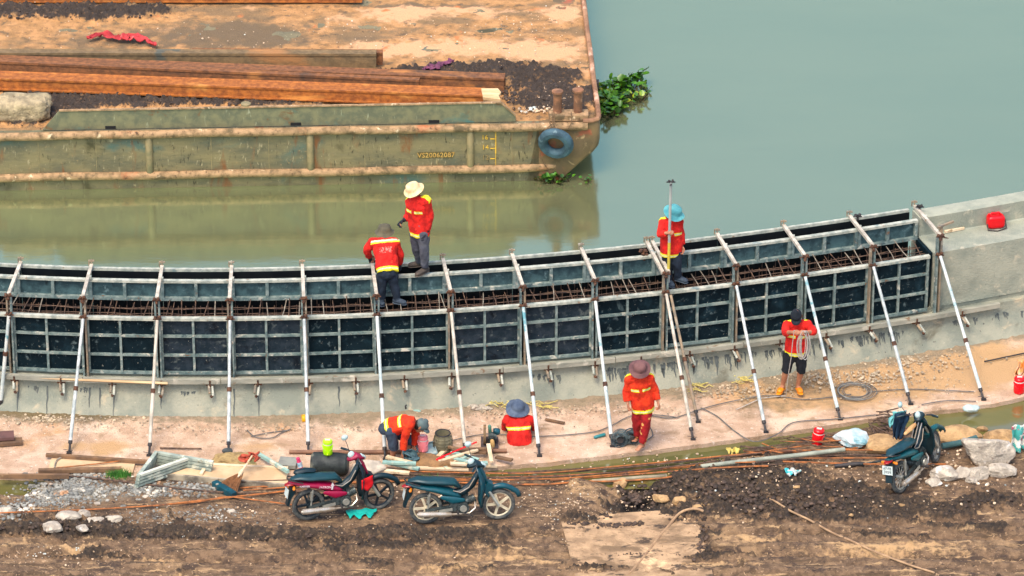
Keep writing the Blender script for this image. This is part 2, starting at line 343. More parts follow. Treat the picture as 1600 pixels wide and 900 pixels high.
GZ0 = .02 + .02 * f4; GZ = GZ * (1 - .8 * np.clip(near(525, 800, 75, 22) + near(725, 805, 80, 20) + near(1425, 765, 30, 14), 0, 1)) + .02
plate_m = sstep(0, 1, (near(995, 850, 120, 48) - .35) * 4); GZ = GZ * (1 - .9 * plate_m) - plate_m * .02
# tyre ruts
for cyy, ww in ((-7.95, .10), (-8.55, .12), (-9.25, .12)):
    c0 = cyy + .12 * np.sin(GX * .5) ; d = (GY - c0) / ww; GZ += (-.06 * np.exp(-d ** 2) + .035 * np.exp(-(np.abs(d) - 1.6) ** 2 * 2) + .016 * np.exp(-d ** 2) * np.sin(GX * 42 + 5 * d)) * (1 - plate_m)
GZ = np.where(ed < .22, GZ * sstep(-.05, .3, ed) - (1 - sstep(-.25, .22, ed)) * .45, GZ)
pale = sstep(.1, .5, f3 + .5 * f1) * sstep(840, 872, GPY) * .9 + near(790, 870, 50, 10) + near(1180, 845, 45, 8) * 1.1 + near(700, 893, 80, 8) + near(30, 850, 40, 8) + near(905, 765, 35, 20) * .8 + near(120, 858, 60, 6) + near(1350, 862, 200, 8) * .7 + near(1060, 745, 20, 12) * .6 + near(1460, 855, 120, 12) * .5
stone = near(120, 770, 110, 20) * 1.0 + near(330, 770, 90, 12) * .6 + near(300, 805, 140, 12) * .4
MUD = M('churned_mud', S(128, 101, 74), S(90, 70, 51), scale=7, rough=.85, bump=1.0, bscale=40, detail=12, rvar=.1,
        spots=[(S(152, 122, 88), 1.3, .52, .68), (S(72, 56, 44), 3.2, .52, .64), (S(50, 40, 34), 9, .60, .68, (.6, 1.4, 1)), (S(84, 66, 48), 3, .55, .63, (.35, 3.6, 1)), (S(174, 142, 102), 4, .58, .66, (.3, 4.2, 1)), (S(170, 138, 104), 17, .60, .68), (S(188, 160, 126), 34, .66, .72), (S(60, 48, 38), 40, .64, .70)],
        attrs=[('pale', S(182, 146, 102), 12), ('stone', S(138, 126, 106), 7), ('wetmud', S(62, 50, 38), 9), ('wetmud2', S(30, 26, 23), 16)])
struct(grid_obj('mud_ground', GX, GY, GZ, MUD, {'pale': pale * (.66 + .5 * f2 + .35 * f4), 'stone': stone * .8, 'wetmud': cm * .66 + low * .5, 'wetmud2': cm * .44 + low * .3 * sstep(-.2, .3, f2)}))
def cmz(x, y):
    i = int(np.clip(np.searchsorted(_mx, x), 0, len(_mx) - 1)); j = int(np.clip(np.searchsorted(_my, y), 0, len(_my) - 1)); return float(cm[j, i])
def gz(x, y):
    if y > float(np.interp(x, EX, EY)) - .02: return 0.0
    i = int(np.clip(np.searchsorted(_mx, x), 0, len(_mx) - 1)); j = int(np.clip(np.searchsorted(_my, y), 0, len(_my) - 1)); return max(float(GZ[j, i]), ZC + .01)
def PG(px, py, dz=0.0):
    """point of the mud surface under a picture measurement"""
    z = 0.0
    for _ in range(4): p = PZ(px, py, z); z = gz(p.x, p.y)
    p = PZ(px, py, z); p.z += dz; return p
# ================================================================ FORMWORK
STEEL = M('grey_green_form_steel', S(134, 146, 138), S(84, 104, 102), scale=9, rough=.6, metal=.1, bump=.15, bscale=30, spots=[(S(196, 190, 172), 6, .56, .68), (S(120, 84, 56), 9, .63, .72), (S(60, 80, 84), 5, .58, .70), (S(170, 164, 146), 30, .62, .70)])
STEEL2 = M('limewashed_form_rail', S(186, 184, 166), S(134, 140, 128), scale=9, rough=.7, bump=.15, bscale=30, spots=[(S(136, 100, 70), 8, .62, .72), (S(110, 128, 126), 3, .6, .72)])
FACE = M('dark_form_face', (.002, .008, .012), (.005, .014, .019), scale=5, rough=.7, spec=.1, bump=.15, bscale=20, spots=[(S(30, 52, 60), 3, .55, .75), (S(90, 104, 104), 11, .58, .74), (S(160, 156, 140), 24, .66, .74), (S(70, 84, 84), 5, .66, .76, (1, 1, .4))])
FACE2 = M('splashed_form_face', S(40, 50, 58), S(20, 34, 42), scale=7, rough=.6, spec=.2, bump=.2, bscale=20, spots=[(S(84, 90, 88), 9, .56, .72), (S(14, 22, 30), 4, .56, .68), (S(170, 166, 150), 24, .66, .74), (S(110, 116, 110), 2.2, .60, .74, (1, 1, 1.6))])
FACER = M('teal_form_face', S(66, 92, 94), S(38, 60, 64), scale=7, rough=.55, bump=.15, bscale=20, spots=[(S(110, 134, 134), 9, .58, .74), (S(24, 38, 42), 4, .60, .72), (S(140, 146, 138), 22, .68, .76)])
RUST = M('rusty_bolt', S(98, 62, 38), S(60, 42, 34), scale=20, rough=.8, bump=.3)
RUST2 = M('rusty_channel', S(150, 128, 100), S(110, 104, 92), scale=7, rough=.75, bump=.2, spots=[(S(176, 166, 146), 5, .55, .7)])
TUBEW = M('whitewashed_tube', S(200, 188, 168), S(160, 150, 132), scale=9, rough=.6, bump=.1, stretch=(1, 1, .4), spots=[(S(140, 104, 76), 9, .66, .74), (S(128, 140, 136), 6, .62, .72)])
TUBEG = M('galvanised_tube', S(196, 196, 188), S(150, 158, 154), scale=8, rough=.5, metal=.1, spots=[(S(128, 92, 66), 7, .66, .74), (S(214, 210, 200), 5, .6, .7)])
TUBET = M('teal_stained_tube', S(210, 208, 196), S(164, 176, 172), scale=5, rough=.55, spots=[(S(84, 140, 146), 3, .58, .68), (S(140, 84, 54), 7, .66, .72)])
IRON = M('black_iron', (.03, .03, .032), (.06, .05, .045), scale=14, rough=.6, metal=.4)
BAR = M('rebar_rust', S(108, 82, 62), S(62, 48, 42), scale=12, rough=.8, bump=.4, bscale=60)
BAR2 = M('rebar_grey', S(150, 140, 122), S(110, 98, 84), scale=12, rough=.75)
posts = [17, 132, 247, 360, 475, 588, 703, 815, 927, 1037, 1146, 1253, 1359, 1463]
PXs = [xof(p) for p in posts]; dxl = PXs[1] - PXs[0]
allx = [PXs[0] - dxl] + PXs
allx[-1] = XE - .02
def wbeam(m, xa, xb, n, z, wn, hz, step=.4):
    sweep(m, [(n - wn / 2, z - hz / 2), (n - wn / 2, z + hz / 2), (n + wn / 2, z + hz / 2), (n + wn / 2, z - hz / 2)], xa, xb, step)
rr = random.Random(5)
for i in range(len(allx) - 1):
    a, b = allx[i] + .028, allx[i + 1] - .028; mid = (a + b) / 2; k = i; loc = WP(mid, 0, ZB)
    nm = 'left edge' if k < 0 else ORD[min(k, 20)]
    t = thing('formwork', ('dark lower formwork panel, partly cut off at the left picture edge' if k <= 0 else f'dark six-cell lower formwork panel, {ORD[k]} from the left along the wall'), 'formwork panel', loc, 'lower formwork panels')
    m = MB(); wbeam(m, a, b, .012, (ZB + ZT) / 2, .008, ZT - ZB - .01); m.build('face_sheet', FACE2 if i in (3, 4, 7, 8) else FACE, t, smooth=False)
    m = MB()
    for z, h in ((ZB + .022, .04), (ZB + (ZT - ZB) / 3, .034), (ZB + (ZT - ZB) * 2 / 3, .034)): wbeam(m, a, b, -.014, z, .045, h)
    for x in (a + .02, mid - (b - a) * .02, b - .02):
        tt, nn = cfr(x); m.beam(WP(x, -.018, ZB + .003), WP(x, -.018, ZT - .05), .036, .045, up=nn)
    m.build('frame', STEEL, t, smooth=False)
    m = MB(); wbeam(m, a, b, -.026, ZT - .022, .076, .044); m.build('top_rail', STEEL2, t, smooth=False)
    # upper rear panel (parapet form, near face) and the river-side panel
    loc = WP(mid, .58, ZT)
    t = thing('parapet_formwork', ('low teal parapet formwork panel, partly cut off at the left picture edge' if k <= 0 else f'low teal two-cell parapet formwork panel, {ORD[k]} from the left behind the rebar'), 'formwork panel', loc, 'parapet formwork panels')
    m = MB(); wbeam(m, a - .02, b + .02, .592, (ZT + ZR) / 2, .008, ZR - ZT - .02); m.build('face_sheet', FACER, t, smooth=False)
    m = MB(); wbeam(m, a - .026, b + .026, .556, ZT + .022, .064, .05)
    for x in (a + .0, mid, b - .0): tt, nn = cfr(x); m.beam(WP(x, .558, ZT + .048), WP(x, .558, ZR - .04), .05, .06, up=nn)
    m.build('frame', STEEL, t, smooth=False)
    m = MB(); wbeam(m, a - .026, b + .026, .558, ZR - .02, .07, .04); m.build('top_rail', STEEL2, t, smooth=False)
    t = thing('river_formwork', ('river-side formwork panel, partly cut off at the left picture edge' if k <= 0 else f'river-side formwork panel showing only its white rim, {ORD[k]} from the left'), 'formwork panel', WP(mid, .89, 0), 'river-side formwork panels')
    m = MB(); wbeam(m, a - .026, b + .026, .885, (ZR - .53) / 2, .010, ZR + .47); m.build('face_sheet', DARK, t, smooth=False)  # inner sheet near-black too, shade between the forms put into its colour
    m = MB(); wbeam(m, a - .026, b + .026, .915, ZR - .006, .05, .045); m.build('top_rail', STEEL2, t, smooth=False)
# posts, braces, props, clamps
pb = [(0, 642), (108, 708), (233, 712), (357, 710), (482, 710), (602, 718), (728, 712), (843, 713), (957, 698), (1083, 687), (1197, 676), (1313, 656), (1423, 632), (1537, 625)]
pmat = [TUBET, TUBEG, TUBEW, TUBEG, TUBEG, TUBET, TUBEW, TUBET, TUBET, TUBEW, TUBEG, TUBET, TUBEG, TUBET]
def knob(m, p, r=.045):
    for q in ((0, 0, 0), (.03, -.01, .03), (-.03, -.01, .02), (0, -.02, -.04)): m.rock(Vector(p) + Vector(q), r * rr.uniform(.55, .85), seed=rr.random() * 99, sub=1, rough=.3)
    m.tube([Vector(p) + Vector((-.07, -.01, 0)), Vector(p) + Vector((.07, -.01, 0))], .012, 6)
for i, x in enumerate([allx[0]] + PXs):
    k = i - 1; j = max(k, 0)
    t = thing('form_post', (f'upright double steel channel clamping the formwork, {ORD[j]} from the left' if k >= 0 else 'upright double steel channel beyond the left picture edge'), 'form post', WP(x, -.06, ZB), 'formwork posts')
    tt, nn = cfr(x)
    for s in (-1, 1):
        m = MB(); c = x + s * .030; up = nn
        m.beam(WP(c, -.09, ZB - .12), WP(c, -.09, ZT + .34), .026, .07, up=up); m.build('channel', STEEL if (i * 7 + s) % 3 else RUST2, t, smooth=False)
    for z in (ZT + .36, ZT + .03):
        m = MB(); knob(m, WP(x, -.13, z)); m.build('clamp', RUST, t)
    hb = WP(x, -.11, ZT + .37); far = WP(x, .92, ZR + .05)
    for e in ((-.045, .045) if k == 9 else (0,)):
        t = thing('top_brace', (f'whitewashed brace bar across the form top, {ORD[j]} post from the left' if not e else 'left bar of the doubled brace beside the pole worker' if e < 0 else 'right bar of the doubled brace beside the pole worker') if k >= 0 else 'whitewashed brace bar beyond the left picture edge', 'brace', far, 'braces across the form top')
        m = MB(); d = tt * e; m.beam(hb + d + Vector((0, 0, .0)), far + d, .052, .05); m.build('bar', TUBEW, t, smooth=False)
        m = MB(); m.tube([far + d + Vector((0, 0, -.12)), far + d + Vector((0, 0, .10))], .012, 6); m.box(far + d + Vector((0, 0, .075)), (.09, .03, .025)); m.box(far + d + Vector((-.04, .02, .03)), (.02, .03, .09)); m.build('end_bolt', RUST2, t)
        m = MB(); s1 = hb + (far - hb) * .62 + d; m.box(s1 + tt * .035, (.03, .05, .05)); m.build('wedge', STEEL2, t, smooth=False)
    if k < 0:
        fx = PZ(0, 642).x - (0 - k) * dxl - .1; foot = Vector((fx, WP(fx, -1.55, 0).y, 0))
    else: foot = PZ(*pb[k], 0)
    top = WP(x, -.16, ZT + .02)
    feet = [(foot, top, TUBEG if k < 0 else pmat[k], .0)]
    if k == 9: feet.append((PZ(1091, 660), WP(x, -.17, ZT) + tt * .07, RUST2, 1))
    for ft, tp, mt, sec in feet:
        lab = f'tall slanting prop tube from formwork post to apron, {ORD[j]} from the left' if k >= 0 else 'slanting prop tube beyond the left picture edge'
        if k == 9: lab = 'dull wooden-looking second prop beside the tenth prop tube' if sec else 'whitewashed tenth prop tube from the left, doubled by a duller one'
        t = thing('prop', lab, 'prop', ft, 'slanting props holding the formwork')
        d = (tp - ft).normalized(); m = MB(); r = .030 if not sec else .027
        m.tube([ft + d * .19, ft + d * 1.0], r, 10); m.tube([ft + d * 1.0, tp], r * .86, 10); m.build('tube', mt, t)
        m = MB(); m.tube([ft + d * .98, ft + d * 1.05], r * 1.25, 10); m.build('collar', RUST, t)
        m = MB(); m.tube([ft + d * .02, ft + d * .20], .019, 8); m.tube([ft + d * .15, ft + d * .20], .034, 8)
        m.box(ft + Vector((0, 0, .012)), (.08, .06, .018)); m.tube([ft + Vector((-.09, .03, .05)), ft + Vector((.06, -.01, .05))], .005, 5); m.build('foot', IRON, t)
# walers and tie clamps
WAL = M('weathered_waler', S(160, 156, 138), S(128, 128, 114), scale=5, rough=.8, bump=.25, stretch=(.3, 1, 1), spots=[(S(120, 92, 66), 5, .58, .7), (S(186, 178, 158), 4, .58, .7)])
wx = [-60, 130, 345, 520, 660, 785, 960, 1160, 1290, 1560]
for i in range(len(wx) - 1):
    a, b = xof(wx[i], -.1, ZB) + .006, xof(wx[i + 1], -.1, ZB) - .006
    m = MB(); wbeam(m, a, b, -.155 - .003 * (i % 2), ZB - .045 - .004 * (i % 2), .07, .075)
    m2 = m.build('waler', WAL, smooth=False); tag(m2, f'long grey waler beam under the formwork, {ORD[i]} length from the left', 'beam', 'waler beams along the formwork foot')
m = MB(); wbeam(m, -14, xof(-60, -.1, ZB), -.155, ZB - .045, .07, .075); tag(m.build('waler', WAL, smooth=False), 'waler beam beyond the left picture edge', 'beam', 'waler beams along the formwork foot')
ties = [22, 95, 175, 252, 328, 403, 483, 556, 632, 706, 781, 857, 930, 1002, 1078, 1148, 1219, 1291, 1359, 1433, 1504]
for i, p in enumerate(ties):
    x = xof(p, -.2, ZB - .1); tt, nn = cfr(x); a = WP(x, -.10, ZB - .10)
    t = thing('tie_clamp', f'rusty pair of tie rods with clamp under the waler, {ORD[i]} from the left', 'clamp', a, 'tie clamps under the waler')
    lean = rr.uniform(-.03, .03) + (.06 if p > 1000 else 0)
    for s in (-1, 1):
        m = MB(); q = tt * (s * .026); m.tube([a + q + Vector((0, 0, .02)), a + q - nn * .17 + tt * lean + Vector((0, 0, -.13 - .02 * s))], .020, 8); m.build('rod', STEEL2 if (s > 0) == (i % 3 > 0) else RUST2, t)
    m = MB(); m.box(a - nn * .05 + Vector((0, 0, .0)), (.13, .04, .05)); m.rock(a - nn * .17 + tt * lean + Vector((0, 0, -.16)), .03, seed=i, sub=1); m.tube([a - nn * .1 + Vector((0, 0, .08)), a - nn * .08 + Vector((0, 0, -.04))], .014, 6); m.build('clamp', RUST, t)
# rebar cage in the open trough
cage = thing('rebar_cage', 'rusty rebar mat filling the open trough between the formwork panels', 'rebar', WP(0, .3, ZT))
for n, z in ((.08, ZT - .10), (.16, ZT - .07), (.26, ZT - .09), (.36, ZT - .06), (.47, ZT - .10)):
    m = MB(); N = 60; m.tube([WP(-11 + (XE + 11 - .05) * q / N, n + .012 * math.sin(q * 1.7 + n * 30), z + .01 * math.sin(q * 2.3 + n * 9)) for q in range(N + 1)], .008, 5); m.build('bar', BAR, cage)
cr = []; x = -8.7
while x < XE - .1:
    cr.append(x); x += rr.choice((.11, .16, .2, .2, .24))
for i, x in enumerate(cr[:95]):
    m = MB(); sl = rr.uniform(-.06, .10) - .02 * (x / 8) ; z = ZT - .03 + rr.uniform(-.03, .02)
    m.tube([WP(x, .02, z - .03), WP(x + sl * .5, .25, z), WP(x + sl, .56, z + rr.uniform(-.02, .08))], .0085, 5); m.build('bar', BAR2 if rr.random() < .35 else BAR, cage)
m = MB()
for q in range(260):
    x = -8.7 + (XE + 8.6) * q / 260; m.tube([WP(x, .10 + .4 * (q % 2), ZB + .2), WP(x, .10 + .4 * (q % 2), ZT - .08)], .008, 4)
o = m.build('starter_bars', BAR, cage); o['kind'] = 'stuff'
m = MB()
for q in range(70):
    x = -8.7 + (XE + 8.6) * q / 70; m.tube([WP(x, .74, ZB + .2), WP(x, .74, ZR - .22)], .008, 4)
o = m.build('parapet_bars', BAR, cage); o['kind'] = 'stuff'
# form end board at the finished wall
m = MB(); sweep(m, [(0.03, ZB + .2), (.03, ZT + .0), (.57, ZT + .0), (.57, ZB + .2)], XE - .03, XE + .02, .05); tag(m.build('stop_end_board', FACE, smooth=False), 'stop-end board closing the trough at the finished wall', 'board')
m = MB(); m.beam(WP(XE + .12, -.05, ZT), WP(XE + .12, -.02, ZT + .50), .05, .05); m.beam(WP(XE + .05, -.06, ZT + .49), WP(XE + .33, .0, ZT + .52), .035, .03); tag(m.build('end_stake', RUST2, smooth=False), 'weathered stake with cross piece at the right formwork end', 'stake')
# ================================================================ BARGE
O0 = PZ(850, 282, ZW); O1 = PZ(0, 298, ZW); bx = (O0 - O1).normalized(); by = Vector((-bx.y, bx.x, 0))
def BS(px, py, off=0.0): return PL(px, py, O0 + by * off, by)          # measured point on the barge side
def Bl(p): v = p - O0; return v.dot(bx), v.dot(by), p.z
def BW(u, v, z): return O0 + bx * u + by * v + Vector((0, 0, z - O0.z))
uB = Bl(BS(938, 200))[0]; ZG = BS(700, 194).z; z_rk = BS(938, 230).z; uW = Bl(BS(880, 282))[0]
UL = -26.0; WD = 9.0
HULL = M('barge_side_paint', S(126, 114, 80), S(96, 92, 70), scale=3.0, rough=.65, bump=.4, bscale=14, stretch=(.5, 1, 1.2), detail=10,
         spots=[(S(66, 98, 92), .9, .55, .72, (.5, 1, 1)), (S(160, 146, 112), 8, .60, .70, (2.4, 1, .7)), (S(60, 54, 36), 9, .58, .70, (2, 1, .6)), (S(140, 120, 84), 22, .60, .70), (S(122, 78, 42), 2.4, .56, .70, (1.8, 1, .4)), (S(72, 66, 40), 1.2, .58, .70)])
PIPE = M('barge_rub_rail', S(176, 140, 100), S(128, 104, 72), scale=8, rough=.8, bump=.6, bscale=30, spots=[(S(176, 100, 60), 1.3, .58, .74), (S(100, 84, 58), 4, .56, .68), (S(88, 66, 46), 16, .60, .68), (S(216, 190, 150), 5, .62, .7)])
RIBM = M('barge_rib', S(148, 130, 92), S(120, 112, 80), scale=6, rough=.7, bump=.2, spots=[(S(110, 62, 34), 3, .62, .7, (1, 1, .3))])
COAM = M('barge_coaming_paint', S(122, 118, 86), S(96, 98, 76), scale=6, rough=.6, bump=.1, spots=[(S(74, 116, 106), 1.4, .56, .70), (S(150, 150, 120), 8, .62, .7, (3, 1, .5)), (S(112, 84, 52), 3, .62, .7)])
BOWM = M('rusty_bow_plate', S(124, 100, 66), S(100, 84, 60), scale=3, rough=.7, bump=.2, spots=[(S(168, 84, 56), 2.4, .54, .68), (S(96, 76, 50), 3.3, .56, .68), (S(176, 146, 104), 6, .60, .7)])
barge = thing('barge', 'large rusty work barge moored in the river with mud-covered deck', 'barge', BW(-6, 4, ZW))
m = MB(); uR = Bl(BS(842, 230))[0]
side = [(UL, ZG - .02), (uR, ZG - .02), (uR, ZG - .9), (uW - .05, ZW), (uW - .6, ZW - .5), (UL, ZW - .5)]
m.prism([BW(u, 0, z) for u, z in side[:2] + [(uR, ZW + .02), (uR - .35, ZW - .5), (UL, ZW - .5)]], by * WD)
m.build('hull', HULL, barge, smooth=False)
# bow: rounded top corner, raked forefoot
m = MB(); prof = [(uR, ZG - .02), (uB - .03, ZG - .02), (uB, ZG - .06), (uB, z_rk + .12), (uB - .02, z_rk), (uB - .10, z_rk - .11), (uW - .04, ZW + .0), (uW - .5, ZW - .45), (uR - .3, ZW - .5)]
cols = []; secs = [(0, .10), (.02, .05), (.06, .018), (.12, 0), (WD, 0)]
vs = []
for v, back in secs:
    vs += [BW(min(u, uB - back * 1.0) if u > uR else u, v, z) if not (u > uB - .35 and back) else BW(u - back, v, z) for u, z in prof]
n = len(prof); m.add(vs, [(i * n + k, (i + 1) * n + k, (i + 1) * n + (k + 1) % n, i * n + (k + 1) % n) for i in range(len(secs) - 1) for k in range(n)] + [tuple(range(n)), tuple((len(secs) - 1) * n + k for k in reversed(range(n)))])
m.build('bow', BOWM, barge, sharp=50)
m = MB(); a = BS(-400, 214, -.03); zt = ZG - .075
m.tube([BW(u, -.02, zt + .006 * math.sin(u * 3)) for u in np.linspace(UL, Bl(BS(918, 190))[0], 60)], .072, 12); m.build('rub_rail', PIPE, barge)
zl = BS(500, 268).z
m = MB(); m.tube([BW(u, -.02 + .07 * max(0, (u - Bl(BS(815, 262))[0]) / .5) , zl + .008 * math.sin(u * 2.1)) for u in np.linspace(UL, Bl(BS(868, 262))[0], 60)], .072, 12); m.build('rub_rail', PIPE, barge)
for px_ in (-300, -20, 233, 485, 735):
    u = Bl(BS(px_, 235))[0]; m = MB(); m.tube([BW(u, .0, zl + .02), BW(u, .0, zt - .09)], .065, 10, round_=True); m.build('rib', RIBM, barge)
m = MB(); zc = BS(500, 165).z - .035
pc = [(Bl(BS(66, 200))[0], ZG), (Bl(BS(92, 176))[0], zc), (Bl(BS(783, 168))[0], zc), (Bl(BS(806, 178))[0], ZG + .11), (Bl(BS(806, 178))[0], ZG)]
m.prism([BW(u, .05, z) for u, z in pc], by * .03); m.build('coaming', COAM, barge, smooth=False)
m = MB()
for q in range(2): m.beam(BW(pc[1 + q][0], .055, pc[1 + q][1] + .006), BW(pc[2 + q][0], .055, pc[2 + q][1] + .006), .05, .022)
m.build('coaming_edge', PIPE, barge, smooth=False)
HOLE = M('scupper_dark', (.008, .008, .008))
for px_ in (172, 462, 678):
    u = Bl(BS(px_, 190))[0]; m = MB(); m.box(BW(u, .045, ZG + .035), (.18, .02, .05), Matrix.Rotation(math.atan2(bx.y, bx.x), 3, 'Z')); m.build('scupper', HOLE, barge, smooth=False)
# bow edge pipe
m = MB(); m.tube([BW(uB - .30, -.0, ZG + .01), BW(uB - .14, .0, ZG + .015), BW(uB - .05, .05, ZG + .02), BW(uB - .02, .15, ZG + .02)] + [BW(uB - .02 + .003 * math.sin(v * 3), v, ZG + .02) for v in np.linspace(.5, WD, 20)], .045, 8); m.build('bow_rail', M('bow_rail_rust', S(168, 124, 88), S(124, 88, 62), scale=4, rough=.7, spots=[(S(220, 170, 140), 3, .55, .7)]), barge)
m = MB(); u0 = Bl(BS(795, 190))[0]; m.box(BW(uB + .03, 1.72, ZG - .12), (.09, .16, .12)); m.build('fairlead', IRON, barge)
# draught marks and hull number
YEL = M('yellow_mark_paint', S(226, 180, 60), S(200, 156, 56), scale=9, rough=.6, spots=[(S(120, 104, 66), 9, .6, .7)])
FAD = M('faded_mark_paint', S(156, 128, 78), S(130, 112, 72), scale=9, rough=.6)
Rb = Matrix(((bx.x, 0, -by.x, 0), (bx.y, 0, -by.y, 0), (0, 1, 0, 0), (0, 0, 0, 1)))
def btext(s, px_, py_, size, mat, nm): p = BS(px_, py_, -.008); return textmesh(s, size, Matrix.Translation(p) @ Rb, nm, mat, barge)
btext('16', 752, 218, .12, YEL, 'draught_mark'); btext('14', 753, 233.5, .12, YEL, 'draught_mark'); btext('12', 753, 249.5, .12, FAD, 'draught_mark'); btext('10', 754, 265.5, .10, FAD, 'draught_mark')
m = MB()
def bseg(x0, y0, x1, y1, wd): m.beam(BS(x0, y0, -.008), BS(x1, y1, -.008), .008, wd, up=Vector((0, 0, 1)) if abs(x1 - x0) > abs(y1 - y0) else bx)
bseg(774.5, 201, 774.5, 240, .02); m.build('draught_scale', YEL, barge, smooth=False); m = MB()
bseg(774.5, 241, 774.5, 258, .01)
for yy, ww in ((203.5, .014), (217, .02), (232, .016), (248, .014)): bseg(766, yy, 773, yy, ww)
m.build('draught_scale', YEL, barge, smooth=False)
m = MB(); p = BS(680, 242, -.004); m.box(p, (.60, .008, .115), Matrix.Rotation(math.atan2(bx.y, bx.x), 3, 'Z')); m.build('number_plate', M('number_plate_rust', S(96, 84, 46), S(84, 76, 46), scale=6), barge, smooth=False)
btext('VS20062087', 652, 246.3, .128, M('number_yellow', S(206, 164, 84), S(176, 134, 66), scale=12), 'hull_number')
# weld seams and pressed scrapes along the side
for px_ in (60, 150, 330, 420, 570, 683, 800):
    u = Bl(BS(px_, 235))[0]; m = MB(); m.box(BW(u, -.003, (zl + zt) / 2), (.012, .008, (zt - zl) - .12), Matrix.Rotation(math.atan2(bx.y, bx.x), 3, 'Z')); m.build('weld_seam', RIBM, barge, smooth=False)
# ---- mud covered deck (height field, still part of the barge)
us = np.concatenate([np.linspace(UL, -9.6, 40), np.arange(-9.55, uB - .03, .03)]); vsn = np.concatenate([np.arange(.085, 6.0, .03), np.linspace(6.1, WD, 14)])
DU, DV = np.meshgrid(us, vsn); DXw = O0.x + bx.x * DU + by.x * DV; DYw = O0.y + bx.y * DU + by.y * DV; DPX, DPY = projN(DXw, DYw, 0 * DXw + ZG)
DPX = DPX + 34 * fbm(DU * 1.6, DV * 1.6, 5, .65); DPY = DPY + 14 * fbm(DU * 2 + 5, DV * 2, 5, .65)
def db(*b): return blob(DPX, DPY, *b)
mud_shade = sum(db(*b) for b in ((850, 150, 62, 28), (760, 107, 90, 7), (620, 120, 60, 10), (700, 112, 60, 8), (60, 18, 170, 12), (180, 20, 80, 10), (900, 160, 30, 22), (340, 158, 260, 10), (100, 160, 80, 22), (840, 118, 70, 12), (40, 185, 50, 14)))  # real mud patches, plus shadow painted in under the raised beams
mud_shade = np.clip(mud_shade + .12, 0, 1.3); g2 = fbm(DU * 4, DV * 4, 5, .6); cmk = sstep(.35, .85, mud_shade + .6 * g2)
grime = sum(db(*b) for b in ((230, 55, 260, 16), (360, 40, 120, 20), (420, 55, 60, 20), (570, 8, 120, 6), (640, 45, 50, 8), (800, 45, 70, 5), (880, 48, 30, 5), (250, 70, 200, 8), (740, 10, 160, 5), (560, 60, 50, 8)))
pinkd = sum(db(*b) for b in ((740, 72, 170, 16), (860, 85, 60, 12), (700, 15, 120, 8), (880, 20, 40, 20), (620, 25, 60, 10), (600, 80, 60, 12)))
rustd = sum(db(*b) for b in ((720, 10, 14, 6), (836, 14, 10, 5), (367, 24, 9, 5), (486, 24, 9, 5), (248, 28, 7, 4), (487, 42, 6, 6), (722, 55, 5, 22), (848, 62, 8, 10), (605, 20, 10, 6), (605, 72, 8, 6), (602, 108, 20, 4)))
DZ = ZG - .01 + .012 * g2 + .03 * fbm(DU * .8, DV * 1.6, 4) + cmk * (.02 + .09 * np.clip(1 - np.abs(fbm(DU * 7, DV * 7, 4, .6)) * 2.5, 0, 1) ** 2) + .012 * np.clip(rustd, 0, 1)
DZ[0] = ZG - .05; DZ[:, -1] = ZG - .04
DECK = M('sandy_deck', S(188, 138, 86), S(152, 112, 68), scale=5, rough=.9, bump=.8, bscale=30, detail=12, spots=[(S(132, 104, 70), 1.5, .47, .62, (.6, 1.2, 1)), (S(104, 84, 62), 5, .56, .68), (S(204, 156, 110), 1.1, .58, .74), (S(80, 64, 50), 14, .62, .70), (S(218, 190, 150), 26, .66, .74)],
         attrs=[('pink', S(204, 156, 112), 6), ('grime', S(110, 90, 64), 4), ('rustd', S(190, 110, 58), 6), ('mud_shade', S(58, 48, 40), 11)])  # last tone: mud colour darkened to carry the beams' shade
grid_obj('deck_mud', DXw, DYw, DZ, DECK, {'pink': pinkd * .8, 'grime': grime * .5, 'rustd': rustd * .6, 'mud_shade': cmk * .8}, parent=barge)
# bollards
BOL = M('rusty_bollard', S(146, 98, 66), S(104, 74, 54), scale=7, rough=.8, bump=.3, spots=[(S(184, 140, 104), 4, .58, .7)])
m = MB(); c = BW(Bl(BS(889, 187))[0], .16, ZG + .05); Rz = Matrix.Rotation(math.atan2(bx.y, bx.x), 3, 'Z'); m.box(c, (.68, .26, .10), Rz); m.build('bollard_base', PIPE, barge, smooth=False)
for px_, h in ((872, .36), (904, .38)):
    u = Bl(BS(px_, 180))[0]; m = MB(); m.lathe([(.075, 0), (.075, h), (.10, h + .005), (.10, h + .04), (.05, h + .05)], BW(u, .2, ZG + .10), seg=16); m.build('bollard', BOL, barge)
u = Bl(BS(384, 165))[0]; m = MB(); m.lathe([(.05, 0), (.05, .36), (.085, .37), (.085, .41), (.03, .42)], BW(u, .12, ZG), seg=14); m.build('bollard', RIBM, barge)
# tyre fender with ropes
TYR = M('weathered_tyre', S(64, 92, 102), S(44, 66, 76), scale=7, rough=.7, bump=.3, spots=[(S(110, 132, 136), 5, .60, .72)])
tc_ = BS(868.5, 224, -.14); t = thing('tyre_fender', 'blue-grey tyre fender hanging on the barge side near the bow', 'tyre', tc_)
m = MB(); ax = (by * 1 + Vector((.25, 0, .25))).normalized(); m.torus(tc_, .225, .088, ax, 40, 14); m.build('tyre', TYR, t)
m = MB()
for s in (.195, .255): m.torus(tc_ - ax * .075, s, .012, ax, 40, 6)
m.build('tread_ridge', TYR, t)
ROPE = M('old_rope', S(120, 92, 62), S(90, 72, 52), scale=30, rough=.9)
for a, b in (((858, 178), (862, 198)), ((866, 180), (855, 200)), ((893, 180), (888, 202)), ((863, 182), (868, 200))):
    pa = BS(*a, .0) + Vector((0, 0, .02)); m = MB(); m.tube([BW(Bl(pa)[0], .1, ZG + .14), BW(Bl(pa)[0], -.1, ZG + .05), BS(*b, -.13)], .008, 5); m.build('rope', ROPE, t)
